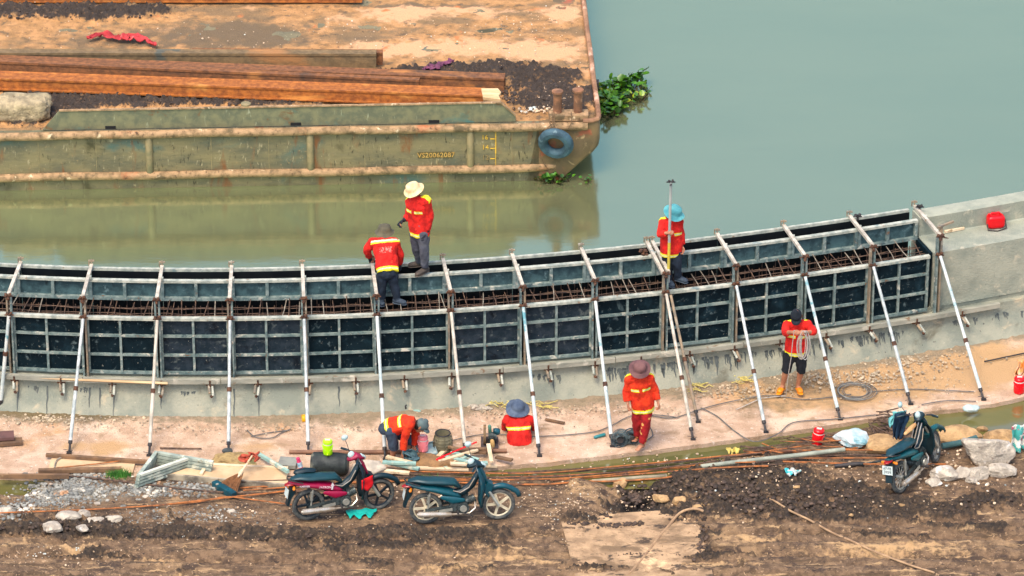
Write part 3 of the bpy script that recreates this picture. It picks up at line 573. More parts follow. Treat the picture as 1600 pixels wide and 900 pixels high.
m = MB(); m.tube([BS(845, 220, -.12), BS(843, 238, -.08), BS(850, 256, -.05), BS(858, 266, -.06)], .008, 5); m.build('rope', ROPE, t)

# ---- rusted sheet piles and steel beams on the deck
OR = M('orange_rust_steel', S(176, 104, 40), S(132, 74, 32), scale=12, rough=.75, bump=.4, bscale=30, stretch=(.8, 1, 1), spots=[(S(206, 140, 66), 2.4, .56, .70, (.4, 1, 1)), (S(110, 54, 20), 3, .60, .72, (.5, 1, 1))])
BR = M('brown_rust_steel', S(138, 88, 50), S(100, 66, 42), scale=12, rough=.8, bump=.4, bscale=30, stretch=(.8, 1, 1), spots=[(S(176, 116, 60), 2, .58, .72, (.4, 1, 1)), (S(84, 62, 46), 2, .58, .7, (.5, 1, 1))])
GB = M('grey_rust_steel', S(128, 104, 70), S(102, 84, 58), scale=12, rough=.8, bump=.4, bscale=30, stretch=(.8, 1, 1), spots=[(S(160, 112, 66), 2, .56, .72, (.4, 1, 1)), (S(84, 84, 72), 2, .60, .7)])
def pile(name, label, mat, a, b, prof, cat='steel beam'):
    """steel section swept from a to b; prof = (across away from the viewer, up)"""
    m = MB(); a = Vector(a); b = Vector(b); d = (b - a).normalized(); s = Vector((-d.y, d.x, 0)).normalized(); vs = []; n = len(prof)
    for p in (a, b): vs += [p + s * q[0] + Vector((0, 0, q[1])) for q in prof]
    m.add(vs, [(k, n + k, n + (k + 1) % n, (k + 1) % n) for k in range(n)] + [tuple(range(n)), tuple(n + k for k in reversed(range(n)))])
    o = m.build(name, mat, smooth=False); return tag(o, label, cat, 'rusty steel sections on the barge deck')
def chan(h, wd, t=.025, lip=.05): return [(-lip, 0), (-lip, t), (-t * .3, t), (.004, h * .82), (-.014, h * .84), (-.014, h), (.03, h), (.034, h - .012), (wd - .03, h - .012), (wd, h), (wd + t, t), (wd + lip, t), (wd + lip, 0), (wd, 0), (wd - t, h - t), (t, h - t), (0, 0)]
def on(px_, py_, z): return PZ(px_, py_, z)
z0 = ZG + .03
pile('steel_beam', 'long grey-brown beam, rearmost of the stack on the barge', GB, on(-120, 105, z0), on(588, 107, z0), chan(.29, .16, lip=.015))
pile('steel_beam', 'short stub of dark beam sticking out behind the rearmost beam', BR, on(300, 99, z0), on(598, 101, z0), chan(.24, .12, lip=.015))
pile('sheet_pile', 'brown sheet pile reaching farthest right across the barge deck', BR, on(-60, 112, z0), on(788, 143, z0), chan(.25, .22, lip=.05))
pile('sheet_pile', 'thin brown sheet pile lying behind the bright orange pile', BR, on(-80, 113, z0 + .05), on(655, 146, z0 + .05), chan(.26, .10, lip=.03))
pile('sheet_pile', 'bright orange rusty sheet pile nearest the barge coaming', OR, on(-90, 136, z0 + .04), on(755, 166, z0 + .04), chan(.21, .30, lip=.05))
pile('steel_beam', 'rusty beam along the top edge of the photo on the barge', OR, on(-120, 4, z0), on(566, 4, z0), chan(.08, .3, lip=.01))
m = MB(); m.prism([on(755, 152, ZG + .31), on(782, 155, ZG + .31), on(779, 149, ZG + .31), on(783, 144, ZG + .31), on(778, 138, ZG + .31), on(752, 138, ZG + .31)], (0, 0, -.05)); tag(m.build('plank_end', M('pale_split_wood', S(222, 190, 140), S(190, 156, 108), scale=6, stretch=(.4, 2, 1), rough=.8), smooth=False), 'pale splintered plank end beyond the orange sheet pile', 'plank')
# concrete block
cb = on(36, 168, ZG + .2); m = MB(); vs0, fs0 = _ico[4]; 
def bl(v):
    k = 1 / (abs(v.x) ** 6 + abs(v.y) ** 6 + abs(v.z) ** 6) ** (1 / 6); q = v * k; return cb + Vector((q.x * .46, q.y * .26, q.z * .19)) * (1 + .12 * mn.noise(v * 2.2) + .08 * mn.noise(v * 5) + .05 * mn.noise(v * 11)) 
m.add([bl(v) for v in vs0], fs0); tag(m.build('concrete_block', M('rough_block', S(182, 162, 124), S(136, 122, 94), scale=7, rough=.9, bump=.9, spots=[(S(96, 78, 52), 5, .6, .7)]), sharp=60), 'broken pale concrete block at the left end of the coaming', 'concrete block')
# cloths
def rag(name, label, mat, pts, wd, z, seed, cat='cloth', amp=.05):
    """crumpled strip of cloth following measured points"""
    P = [on(x, y, z) for x, y in pts] if not isinstance(pts[0], Vector) else pts; N = 40; R = 10; vs = []
    for i in range(N + 1):
        f = i / N * (len(P) - 1); k = min(int(f), len(P) - 2); p = P[k].lerp(P[k + 1], f - k); d = (P[k + 1] - P[k]).normalized(); s = Vector((-d.y, d.x, 0))
        ww = wd * (.5 + .6 * abs(mn.noise(Vector((i * .22, seed, 0)))) * 2) * (.35 + .65 * min(1, 4 * min(i, N - i) / N))
        for j in range(R + 1):
            q = (j / R - .5) * ww + .06 * mn.noise(Vector((i * .2, j * .3, seed)))
            vs.append(p + s * q + Vector((.03 * mn.noise(Vector((i * .3, j * .3, seed + 9))), 0, .02 + amp * (1 + 1.6 * mn.noise(Vector((i * .35, j * .55, seed + 3)))) * .7)))
    m = MB(); m.add(vs, [(i * (R + 1) + j, i * (R + 1) + j + 1, (i + 1) * (R + 1) + j + 1, (i + 1) * (R + 1) + j) for i in range(N) for j in range(R)])
    o = m.build(name, mat, sharp=180); md = o.modifiers.new('thick', 'SOLIDIFY'); md.thickness = .006; return tag(o, label, cat)
REDC = M('faded_red_cloth', S(196, 62, 62), S(150, 44, 48), scale=6, rough=.9, spots=[(S(224, 120, 110), 5, .6, .7)])
rag('cloth', 'crumpled faded red cloth lying on the barge deck', REDC, [(136, 64), (160, 58), (185, 64), (205, 62), (228, 66), (243, 76)], .26, ZG + .02, 4, amp=.07)
rag('cloth', 'small torn purple rag by the dark mud on the barge', M('purple_rag', S(124, 66, 92), S(90, 50, 72), scale=7, rough=.9), [(660, 112), (680, 108), (708, 98)], .22, ZG + .03, 8)
# ================================================================ PEOPLE
SKIN = M('skin', S(176, 120, 88), S(156, 102, 74), scale=9, rough=.6)
JRED = M('red_work_jacket', S(218, 30, 16), S(176, 20, 14), scale=9, rough=.9, bump=.5, bscale=40, spots=[(S(150, 24, 18), 5, .60, .72), (S(226, 70, 44), 12, .64, .74)])
JORG = M('orange_red_jacket', S(228, 58, 12), S(196, 38, 12), scale=9, rough=.9, bump=.5, bscale=40, spots=[(S(166, 36, 16), 5, .60, .72), (S(236, 100, 44), 12, .64, .74)])
YELT = M('yellow_tape', S(238, 216, 24), S(214, 206, 40), scale=20, rough=.5)
SILT = M('silver_tape', S(206, 214, 180), S(176, 190, 150), scale=20, rough=.4)
PRNT = M('faint_back_print', S(206, 92, 84), S(214, 120, 106), scale=40, rough=.8)
def cloth(nm, c, c2=None, **k): return M(nm, c, c2, scale=k.pop('scale', 8), rough=.9, bump=.2, bscale=50, **k)
NAVY = cloth('dark_navy_cloth', S(26, 38, 52), S(18, 28, 40)); GREY = cloth('grey_trousers', S(88, 90, 96), S(66, 68, 78), spots=[(S(124, 108, 96), 3, .56, .7)])
BLACK = cloth('black_shorts', S(16, 22, 28), S(12, 16, 22)); SLATE = cloth('slate_shorts', S(58, 70, 84), S(46, 56, 70))
FLOW = cloth('red_flowered_trousers', S(164, 20, 22), S(140, 14, 20)); 
def _flower(m):
    n = m.node_tree.nodes; l = m.node_tree.links; b = n['Principled BSDF']; old = b.inputs['Base Color'].links[0].from_socket
    tc = n.new('ShaderNodeTexCoord'); v = n.new('ShaderNodeTexVoronoi'); v.inputs['Scale'].default_value = 8.5; l.new(tc.outputs['Object'], v.inputs['Vector'])
    r = n.new('ShaderNodeMapRange'); r.inputs[1].default_value = .26; r.inputs[2].default_value = .20; l.new(v.outputs['Distance'], r.inputs[0])
    x = n.new('ShaderNodeMix'); x.data_type = 'RGBA'; l.new(r.outputs[0], x.inputs[0]); l.new(old, x.inputs[6]); x.inputs[7].default_value = (*S(218, 160, 84), 1); l.new(x.outputs[2], b.inputs['Base Color'])
_flower(FLOW)
EYE = M('eye_dark', (.01, .008, .006), rough=.3); HAIR = M('black_hair', (.012, .010, .009), rough=.6)
def remesh(m, name, mat, parent, vox=.008, fold=0.0, classify=None, seed=0, fs=9.0):
    me = bpy.data.meshes.new('tmp'); me.from_pydata(m.v, [], m.f); me.validate(); o = bpy.data.objects.new('tmp', me); SC.collection.objects.link(o)
    md = o.modifiers.new('r', 'REMESH'); md.mode = 'VOXEL'; md.voxel_size = vox; sm = o.modifiers.new('s', 'SMOOTH'); sm.iterations = 4; sm.factor = .5
    dg = bpy.context.evaluated_depsgraph_get(); r = bpy.data.meshes.new_from_object(o.evaluated_get(dg)); bpy.data.objects.remove(o)
    if fold:
        nv = len(r.vertices); no = np.empty(nv * 3, np.float32); co = np.empty(nv * 3, np.float32); r.vertices.foreach_get('normal', no); r.vertices.foreach_get('co', co); co = co.reshape(-1, 3); kk = np.empty((nv, 1), np.float32)
        for i, p in enumerate(co):
            x, y, z = (float(q) for q in p); kk[i] = mn.noise(Vector((x * fs, y * fs, z * fs * .6 + seed))) + .6 * mn.noise(Vector((x * fs * 2.3, y * fs * 2.3, z * fs * 1.1 + seed * 2)))
        r.vertices.foreach_set('co', (co + no.reshape(-1, 3) * kk * fold).ravel()); r.update()
    r.materials.clear(); r.name = name
    for x in (mat if isinstance(mat, (list, tuple)) else [mat]): r.materials.append(x)
    if classify:
        for f in r.polygons: f.material_index = classify(f.center, f.normal)
    return link(name, r, parent, True, 180)
def add_hand(m, w, d, palm, sc=1.0, curl=.5, side=1):
    """palm, four bent fingers of unequal length and a side thumb"""
    d = Vector(d).normalized(); palm = Vector(palm); palm = (palm - d * palm.dot(d)).normalized(); s = d.cross(palm).normalized() * side
    k0 = w + d * .085 * sc; m.tube([w - d * .02, w + d * .03, k0], [.026 * sc, .036 * sc, .040 * sc], 10, sq=.5, wid=s, round_=True)
    for j, (o, L) in enumerate(((-.030, .070), (-.010, .082), (.010, .078), (.029, .062))):
        a = k0 + s * o * sc - d * .008; c = curl + .12 * j
        b = a + (d * math.cos(c * .5) + palm * math.sin(c * .5)) * L * .45 * sc; e = b + (d * math.cos(c * 1.5) + palm * math.sin(c * 1.5)) * L * .35 * sc; f = e + (d * math.cos(c * 2.4) + palm * math.sin(c * 2.4)) * L * .28 * sc
        m.tube([a, b, e, f], [.0105 * sc, .010 * sc, .0095 * sc, .0085 * sc], 7, round_=True)
    a = w + d * .025 * sc - s * .026 * sc; b = a + (d * .6 - s * .6 + palm * .3).normalized() * .035 * sc; e = b + (d * .9 - s * .15 + palm * .5).normalized() * .032 * sc; f = e + (d * .8 + palm * .7 + s * .1).normalized() * .024 * sc
    m.tube([a, b, e, f], [.015 * sc, .013 * sc, .011 * sc, .0095 * sc], 7, round_=True)
def seg_d(p, a, b):
    ab = b - a; t = max(0, min(1, (p - a).dot(ab) / ab.length_squared)); return (p - (a + ab * t)).length
def person(label, Y0, J, jacket, pants, face, hat=None, shorts=False, shoes=None, stripes='front', seed=1, gloves=None, jr=1.0, up=None, hem=.02, print_=False):
    """J: joint -> (x, y measured, depth offset). sr/sl shoulders, er/el elbows, wr/wl wrists, hd head centre, nk neck, pv pelvis, hr/hl hips, kr/kl knees, ar/al ankles, tr/tl toes"""
    P = {k: PY(v[0], v[1], Y0 + v[2]) for k, v in J.items()}
    loc = (P['ar'] + P['al']) / 2; loc.z = min(P['tr'].z, P['tl'].z) - .03
    t = thing('person', label, 'person', loc, 'workers on the building site')
    sd_ = (P['sl'] - P['sr']); sdn = sd_.normalized(); pv = P['pv']; nk = P['nk']; spine = (nk - pv); us = spine.normalized(); sdn = (sdn - us * sdn.dot(us)).normalized(); fr = us.cross(sdn).normalized()
    face = Vector(face).normalized()
    if fr.dot(face) < 0 and abs(fr.dot(face)) > .2: fr = -fr
    hu = Vector(up).normalized() if up else (P['hd'] - nk).normalized(); face = (face - hu * face.dot(hu)).normalized(); hs = hu.cross(face)
    hd = P['hd']; sw = max(sd_.length * .5, .15)
    # -- body, one continuous surface
    m = MB()
    m.tube([hd - hu * .085 + face * .015, hd - hu * .05 + face * .012, hd, hd + hu * .055, hd + hu * .09], [.045, .066, .076, .072, .05], 16, sq=[1.1, 1.18, 1.24, 1.25, 1.2], wid=hs, round_=True)
    m.tube([hd + face * .085 + hu * .02, hd + face * .105 - hu * .02], [.009, .016], 8, round_=True)
    m.tube([hd + face * .085 - hu * .052 - hs * .02, hd + face * .085 - hu * .052 + hs * .02], .009, 6, round_=True)
    for s in (-1, 1): m.tube([hd + hs * s * .078 + hu * .022 - face * .005, hd + hs * s * .080 - hu * .022], [.015, .011], 8, sq=1.4, round_=True)
    m.tube([hd - hu * .06, nk - us * .03], [.052, .058], 12, round_=True)
    ch = nk - us * .14; wa = pv + us * min(.20, spine.length * .4)
    def torso(mm, k, g=0.0, low=0.0):
        mm.tube([pv - us * (.085 + low if g else .03), pv + us * .02, pv + us * .07, wa, (wa + ch) / 2, ch, nk - us * .05, nk - us * .005], [(.152 + g * .8) * k, (.155 + g * .9) * k, (.156 + g) * k, (.145 + g) * k, (.160 + g) * k, (.165 + g) * k, (.10 + g) * k, (.05 + g) * k], 20, sq=[.74, .72, .70, .68, .66, .66, .7, .8], wid=sdn)
        mm.tube([P['sr'] - us * .01, nk - us * .06, P['sl'] - us * .01], [.052 + g, .07 + g, .052 + g], 12, round_=True)
    torso(m, 1)
    arms = (('sr', 'er', 'wr', -1), ('sl', 'el', 'wl', 1)); legs = (('hr', 'kr', 'ar', 'tr'), ('hl', 'kl', 'al', 'tl'))
    for a, b, c, s in arms:
        m.tube([P[a], P[a].lerp(P[b], .5), P[b]], [.050, .045, .038], 12, round_=True); m.tube([P[b], P[b].lerp(P[c], .35), P[c]], [.039, .038, .026], 12, round_=True)
        pm = (P['wl'] - P['wr']) * s * -1 + face * .15 + Vector((0, 0, -.02)); add_hand(m, P[c], P[c] - P[b], pm if pm.length > .05 else us, 1.0, .65, s)
    for a, b, c, d in legs:
        m.tube([P[a], P[a].lerp(P[b], .5), P[b]], [.083, .070, .052], 12, round_=True); m.tube([P[b], P[b].lerp(P[c], .35), P[c]], [.052, .053, .034], 12, round_=True)
        hl = P[c] - (P[d] - P[c]) * .18; hl.z = P[d].z - .0 + .012; m.tube([P[c], hl], [.034, .036], 10, round_=True); m.tube([hl, P[c].lerp(P[d], .5) + Vector((0, 0, -.012)), P[d]], [.036, .040, .030], 10, sq=.75, round_=True)
        toe = (P[d] - P[c]); toe.z = 0; toe.normalize(); ts_ = Vector((-toe.y, toe.x, 0))
        if not shoes or shoes[1] == 'slipper':
            for q in range(5): m.tube([P[d] + ts_ * (q - 2) * .014, P[d] + toe * (.045 - .006 * abs(q - 1)) + ts_ * (q - 2) * .015], [.010, .009], 6, round_=True)
    remesh(m, 'body', SKIN, t, .0075)
    for s in (-1, 1):
        e = MB(); e.rock(hd + face * .083 + hu * .012 + hs * s * .03, .010, sub=1, rough=0); e.build('eye', EYE, t)
    # -- jacket
    m = MB(); torso(m, jr, .028, hem)
    for a, b, c, s in arms:
        m.tube([P[a], P[a].lerp(P[b], .5), P[b]], [.072, .066, .060], 14, round_=True); e = P[b].lerp(P[c], .86 if gloves is None or gloves != 'rolled' else .45); m.tube([P[b], P[b].lerp(e, .5), e], [.061, .058, .050], 14)
    m.tube([nk - us * .03, nk + us * .035], [.078, .066], 14)
    hb = -(.085 + hem)
    def cls(p, n):
        q = p - pv; a = q.dot(sdn); b = q.dot(us); c = q.dot(fr); L = spine.length
        arm = min(seg_d(p, P['sr'] + (P['er'] - P['sr']) * .1, P['er']), seg_d(p, P['er'], P['wr']), seg_d(p, P['sl'] + (P['el'] - P['sl']) * .1, P['el']), seg_d(p, P['el'], P['wl']))
        on_arm = arm < .078 and abs(a) > .12
        if not on_arm and b < hb + .07 and not (stripes == 'back' and not shorts): return 2 if abs(b - hb - .035) < .009 else 1
        if on_arm: return 0
        if stripes == 'front' and c > 0 and L - .235 < b < L - .185 and .025 < abs(a) < .15: return 2 if abs(b - L + .21) < .009 else 1
        if stripes == 'front' and b > L - .10 and abs(a) > .10 and c < .02: return 1
        if stripes == 'back' and c < 0 and L - .20 < b < L - .145: return 2 if abs(b - L + .172) < .010 else 1
        if stripes == 'yoke' and c < 0.02 and L - .095 < b < L - .04: return 1 if b < L - .07 else 2
        if print_ and c < 0 and abs(a) < .10 and L * .42 < b < L * .62 and abs(mn.noise(Vector((a * 38, b * 30, seed)))) < .13: return 3
        return 0
    pc = M('dim_print', *( (S(96, 60, 120), S(120, 80, 130)) if print_ == 'blue' else (S(222, 128, 112), S(210, 100, 90)) ), scale=30) if print_ else PRNT
    remesh(m, 'jacket', [jacket, YELT, SILT, pc], t, .008, .017, cls, seed, 10)
    # -- trousers
    m = MB(); m.tube([pv - us * .06, pv + us * .10], [.158, .155], 18, sq=.74, wid=sdn, round_=True)
    for a, b, c, d in legs:
        e = P[b].lerp(P[c], .12) if shorts else P[b].lerp(P[c], .95)
        m.tube([P[a], P[a].lerp(P[b], .5), P[b]] + ([e] if shorts else []), [.100, .092, .078] + ([.082] if shorts else []), 14, round_=not shorts)
        if shorts: m.tube([P[a] - (P[b] - P[a]) * .05, P[a]], [.09, .10], 12, round_=True)
        else: m.tube([P[b], P[b].lerp(e, .5), e], [.074, .070, .060], 14, round_=False)
    remesh(m, 'shorts' if shorts else 'trousers', pants, t, .009, .015, None, seed + 5, 11)
    # -- shoes
    if shoes:
        for a, b, c, d in legs:
            m = MB(); hl = P[c] - (P[d] - P[c]) * .22; hl.z = P[d].z + .008; dd = (P[d] - hl); dd.z = 0; dn = dd.normalized(); sx = Vector((-dn.y, dn.x, 0))
            if shoes[1] == 'slipper':
                z = P[d].z - .035; h0 = Vector((hl.x, hl.y, z)); t0 = Vector((P[d].x, P[d].y, z)) + dn * .05
                m.tube([h0 - dn * .01, h0.lerp(t0, .35), h0.lerp(t0, .75), t0], [.036, .036, .048, .040], 12, sq=.28, wid=sx, round_=True)
                m.tube([h0.lerp(t0, .5) + Vector((0, 0, .03)), h0.lerp(t0, .78) + Vector((0, 0, .028))], [.052, .048], 12, sq=.8, wid=sx, round_=True)
            else:
                m.tube([hl, hl + dd * .4, P[d] + dn * .01], [.048, .050, .044], 12, sq=.85, wid=sx, round_=True)
                m.tube([P[c] + Vector((0, 0, .03)), hl + dn * .02], [.052, .046], 12, round_=True)
                z = P[d].z - .033; m.tube([Vector((hl.x, hl.y, z)), Vector((P[d].x, P[d].y, z)) + dn * .015], [.05, .046], 12, sq=.25, wid=sx, round_=True)
            m.build('slipper' if shoes[1] == 'slipper' else 'shoe', shoes[0], t)
    if gloves and gloves != 'rolled':
        for a, b, c, s in arms:
            m = MB(); pm = (P['wl'] - P['wr']) * s * -1 + face * .15 + Vector((0, 0, -.02)); add_hand(m, P[c], P[c] - P[b], pm if pm.length > .05 else us, 1.18, .65, s); m.tube([P[b].lerp(P[c], .8), P[c]], [.040, .034], 10, round_=True); remesh(m, 'glove', gloves, t, .008)
    # -- hair, hat
    m = MB(); m.tube([hd - face * .03 - hu * .03, hd - face * .012 + hu * .01, hd - face * .005 + hu * (.045 if hat else .075)], [.074, .081, .064], 14, sq=1.2, wid=hs, round_=True); m.build('hair', HAIR, t)
    if hat:
        kind, hm, tilt, R = hat; R *= .88 if kind == 'brim' else 1; hz = Vector(tilt).normalized() if len(tilt) == 3 else (hu + face * tilt[0] + hs * tilt[1]).normalized(); hx = (face - hz * face.dot(hz)).normalized(); hy = hz.cross(hx)
        RM = Matrix(((hx.x, hy.x, hz.x), (hx.y, hy.y, hz.y), (hx.z, hy.z, hz.z))); c = hd + (hz if len(tilt) == 3 else hu) * .03; m = MB()
        if kind == 'brim':
            def wp(p, q, r):
                if r > .115: p = p + Vector((0, 0, -.30 * (r - .115) + (.10 * math.cos(2 * q + seed) + .06 * math.cos(3 * q + seed * 2)) * (r - .11) * 2.2))
                else: p = p + Vector((0, 0, .006 * math.cos(2 * q + seed)))
                return Vector((p.x * 1.05, p.y, p.z))
            m.lathe([(R, -.006), (R * .8, .0), (.118, .004), (.106, .012), (.100, .05), (.088, .088), (.060, .103), (.02, .106)], c, RM, 32, wp)
            vv = m.v[:]; o = m.build('hat', hm, t, sharp=60); md = o.modifiers.new('thick', 'SOLIDIFY'); md.thickness = .006; md.offset = 1
            m = MB(); m.lathe([(.109, .008), (.108, .03), (.104, .032)], c, RM, 28, lambda p, q, r: Vector((p.x * 1.05, p.y, p.z))); m.build('hat_band', IRON if hm.name != 'cream_hat' else hm, t)
        else:
            m.tube([c - hz * .02, c + hz * .02, c + hz * .055, c + hz * .075], [.088, .090, .076, .045], 20, sq=1.15, wid=hy, round_=True); m.build('cap', hm, t)
            m = MB(); v0 = c + hx * .085 - hz * .01; n_ = 9; vs = []
            for k in range(n_):
                q = (k / (n_ - 1) - .5) * 2; vs += [v0 - hx * .02 * abs(q) + hy * q * .075, v0 + hx * (.085 * (1 - q * q) ** .5) * 1.0 + hy * q * .078 - hz * (.012 + .012 * q * q)]
            m.add(vs, [(2 * k, 2 * k + 1, 2 * k + 3, 2 * k + 2) for k in range(n_ - 1)]); o = m.build('cap_visor', hm, t, sharp=180); md = o.modifiers.new('thick', 'SOLIDIFY'); md.thickness = .007
    return t, P
SHOE = M('dusty_dark_shoe', S(84, 72, 60), S(60, 54, 50), scale=9, rough=.8); BOOT = M('blue_grey_boot', S(64, 76, 86), S(46, 56, 68), scale=9, rough=.8)
GLV = cloth('dark_glove', S(42, 44, 50), S(30, 34, 40)); MASK = cloth('patterned_scarf', S(120, 60, 60), S(70, 50, 60), scale=40)
CREAM = cloth('cream_hat', S(232, 206, 160), S(206, 170, 120)); OLIVE = cloth('olive_hat', S(96, 88, 66), S(76, 72, 58)); TEALH = cloth('teal_hat', S(88, 160, 160), S(64, 132, 138))
BROWNH = cloth('brown_hat', S(112, 76, 72), S(92, 62, 62)); BLUEH = cloth('blue_grey_hat', S(84, 96, 112), S(62, 74, 92)); DCAP = cloth('black_cap', S(16, 26, 34), S(12, 18, 26)); GCAP = cloth('grey_green_cap', S(92, 108, 104), S(76, 90, 90))
YFA = PZ(661, 426, ZR + .03).y
person('worker in red jacket and cream sun hat standing on top of the formwork', YFA,
    dict(hd=(647, 298, -.02), nk=(650, 308, 0), sr=(641, 313, .10), sl=(667, 312, -.08), er=(640, 337, .17), wr=(631, 344, .08), el=(672, 339, -.06), wl=(667, 362, -.10),
         pv=(655, 357, 0), hr=(649, 362, .06), hl=(661, 362, -.06), kr=(651, 387, .13), kl=(663, 391, -.06), ar=(655, 408, .27), al=(664, 417.5, -.0), tr=(643, 413.5, .24), tl=(653, 427.5, -.12)),
    JRED, GREY, (-.9, -.35, -.25), ('brim', CREAM, (.15, 0), .175), False, (SHOE, 'shoe'), 'front', 1, GLV)
YFB = PZ(605, 474, ZT - .02).y
person('worker in red jacket and olive hat bending over the parapet form, seen from behind', YFB,
    dict(hd=(601, 364, .50), nk=(601, 373, .40), sr=(618.5, 378, .36), sl=(582, 378, .36), er=(625, 396, .34), wr=(625, 413, .42), el=(573, 392, .38), wl=(577, 402, .50),
         pv=(605, 416, .08), hl=(597, 419, .08), hr=(612, 419, .08), kl=(597, 444, .06), kr=(615, 444, .04), al=(596, 468, .04), ar=(620, 467, .02), tl=(592, 471, .10), tr=(630, 472, -.02)),
    JRED, NAVY, (0, 1, -.35), ('brim', OLIVE, (0, -.05, 1), .17), False, (BOOT, 'shoe'), 'yoke', 3, GLV, print_='pink')
YFC = PZ(1052, 444, ZT - .02).y
_, PC = person('worker in red jacket and teal sun hat holding a tall pole on the formwork', YFC,
    dict(hd=(1053, 334, 0), nk=(1050, 343, .02), sr=(1036.5, 347, .0), sl=(1061, 346, .03), er=(1032, 366, -.10), wr=(1041, 364, -.20), el=(1064.5, 366, .06), wl=(1065, 384, .02),
         pv=(1049, 389, .02), hr=(1043, 394, .02), hl=(1056, 394, .02), kr=(1044, 416, .04), kl=(1058, 413, -.04), ar=(1044, 439, .02), al=(1060, 432, .03), tr=(1050, 445, -.10), tl=(1070, 438, -.04)),
    JRED, NAVY, (.35, -.9, -.35), ('brim', TEALH, (.1, .05), .19), False, (BOOT, 'shoe'), 'front', 5)
POLE = M('grey_yellow_pole', S(168, 168, 158), S(140, 146, 140), scale=5, rough=.5)
pA = PY(1044, 441, YFC - .27); pB = PY(1048.3, 284, YFC - .22); t = thing('measuring_pole', 'tall thin pole with yellow lower half held by worker in teal hat', 'pole', pA)
m = MB(); m.tube([pA.lerp(pB, .40), pB], .022, 8); m.build('upper_tube', POLE, t); m = MB(); m.tube([pA.lerp(pB, .06), pA.lerp(pB, .40)], .023, 8); m.build('lower_tube', M('pole_yellow', S(206, 176, 44), S(176, 160, 70), scale=6), t); m = MB(); m.tube([pA, pA.lerp(pB, .08)], .026, 8); m.build('tube_foot', POLE, t)
m = MB(); knob(m, pB, .03); m.build('pole_head', IRON, t)
YFD = PZ(1234, 613, .03).y
_, PD = person('worker in red jacket, black cap, black shorts and orange slippers coiling a rope', YFD,
    dict(hd=(1244.5, 494, -.06), nk=(1246, 503, .02), sr=(1230, 507, .02), sl=(1262.5, 506, .02), er=(1227, 520, -.14), wr=(1239, 519, -.34), el=(1271, 519, -.14), wl=(1259, 519, -.34),
         pv=(1243, 546, .02), hr=(1234, 550, .02), hl=(1252, 550, .02), kr=(1229, 576, -.03), kl=(1252, 577, -.03), ar=(1223, 601, .03), al=(1247, 601, .03), tr=(1218.5, 610, -.07), tl=(1250, 610, -.07)),
    JRED, BLACK, (-.05, -.75, -.8), ('cap', DCAP, (.05, 0), .16), True, (M('orange_slipper', S(236, 142, 20), S(214, 120, 16), scale=9, rough=.5), 'slipper'), 'front', 7, 'rolled', hem=-.01)
LR = M('pale_rope', S(190, 176, 160), S(150, 150, 146), scale=30, rough=.8)
t = thing('rope_coil', 'pale rope coil hanging from the hands of the worker in black shorts', 'rope', PY(1256, 560, YFD - .40)); m = MB()
for k in range(7):
    c = PY(1256 + (k % 3 - 1) * 2.5, 538 + (k % 4), YFD - .42); pts = [c + Vector((math.sin(a) * (.05 + .012 * (k % 4)), .02 * math.sin(a * 2 + k), math.cos(a) * (.235 + .01 * (k % 3)))) for a in np.linspace(0, 2 * math.pi, 21)[:-1]]
    m.tube(pts, .0055, 5, closed=True)
m.build('coil', LR, t); m = MB(); m.tube([PY(1241, 516, YFD - .42), PY(1238.5, 535, YFD - .40), PY(1236, 560, YFD - .34), PY(1232, 584, YFD - .28), PZ(1228, 618, .04), PZ(1190, 622, .03), PZ(1150, 640, .03)], .007, 5); m.build('loose_end', LR, t)
YFE = PZ(998, 704, .0).y
person('worker in orange-red jacket and red flowered trousers walking barefoot on the apron', YFE,
    dict(hd=(999.5, 577, -.05), nk=(999, 586, 0), sr=(984, 591, .0), sl=(1014, 590, .0), er=(978.5, 611, .04), wr=(981, 630, -.06), el=(1024, 610, .04), wl=(1028, 627, -.02),
         pv=(1004, 632, .02), hr=(997, 636, .02), hl=(1010, 636, .02), kr=(996, 660, .04), kl=(1010, 659, -.06), ar=(996.5, 683, .20), al=(1003.5, 692, -.02), tr=(992, 688, .12), tl=(997, 702, -.10)),
    JORG, FLOW, (-.15, -.85, -.5), ('brim', BROWNH, (.12, .05), .185), False, None, 'front', 9)
YFF = PZ(812, 697, 0).y + .12
person('worker in red jacket and blue-grey hat sitting on the apron, seen from behind', YFF,
    dict(hd=(809, 639, .24), nk=(810, 651, .16), sr=(828, 655, .20), sl=(793, 655, .20), er=(834, 668, .42), wr=(820, 668, .62), el=(789, 668, .42), wl=(801, 668, .62),
         pv=(812, 687, .02), hr=(818, 688, .04), hl=(806, 688, .04), kr=(824, 664, .42), kl=(798, 664, .42), ar=(822, 677, .62), al=(800, 677, .62), tr=(823, 671, .76), tl=(799, 671, .76)),
    JRED, NAVY, (0, .9, -.5), ('brim', BLUEH, (.10, -.30, .95), .205), False, (SHOE, 'shoe'), 'back', 11, None, 1.04, hem=.0, print_='blue')
YFG = PG(614, 717).y
person('worker in orange-red jacket and grey cap bending down over the timber scraps', YFG,
    dict(hd=(658, 665, -.02), nk=(645, 658, .02), sr=(640, 664, -.15), sl=(643, 657, .17), er=(631, 686, -.16), wr=(630, 705, -.16), el=(650, 679, .16), wl=(647, 698, .10),
         pv=(612, 667, .04), hr=(611, 673, -.07), hl=(617, 671, .14), kr=(615, 699, -.06), kl=(641, 690, .16), ar=(613, 716, -.04), al=(637, 712, .16), tr=(621, 719, -.05), tl=(647, 715, .14)),
    JORG, SLATE, (.75, -.15, -.65), ('cap', GCAP, (.0, 0), .16), True, (SHOE, 'shoe'), 'back', 13, None, 1.12, up=(.65, -.1, .75), hem=-.01)
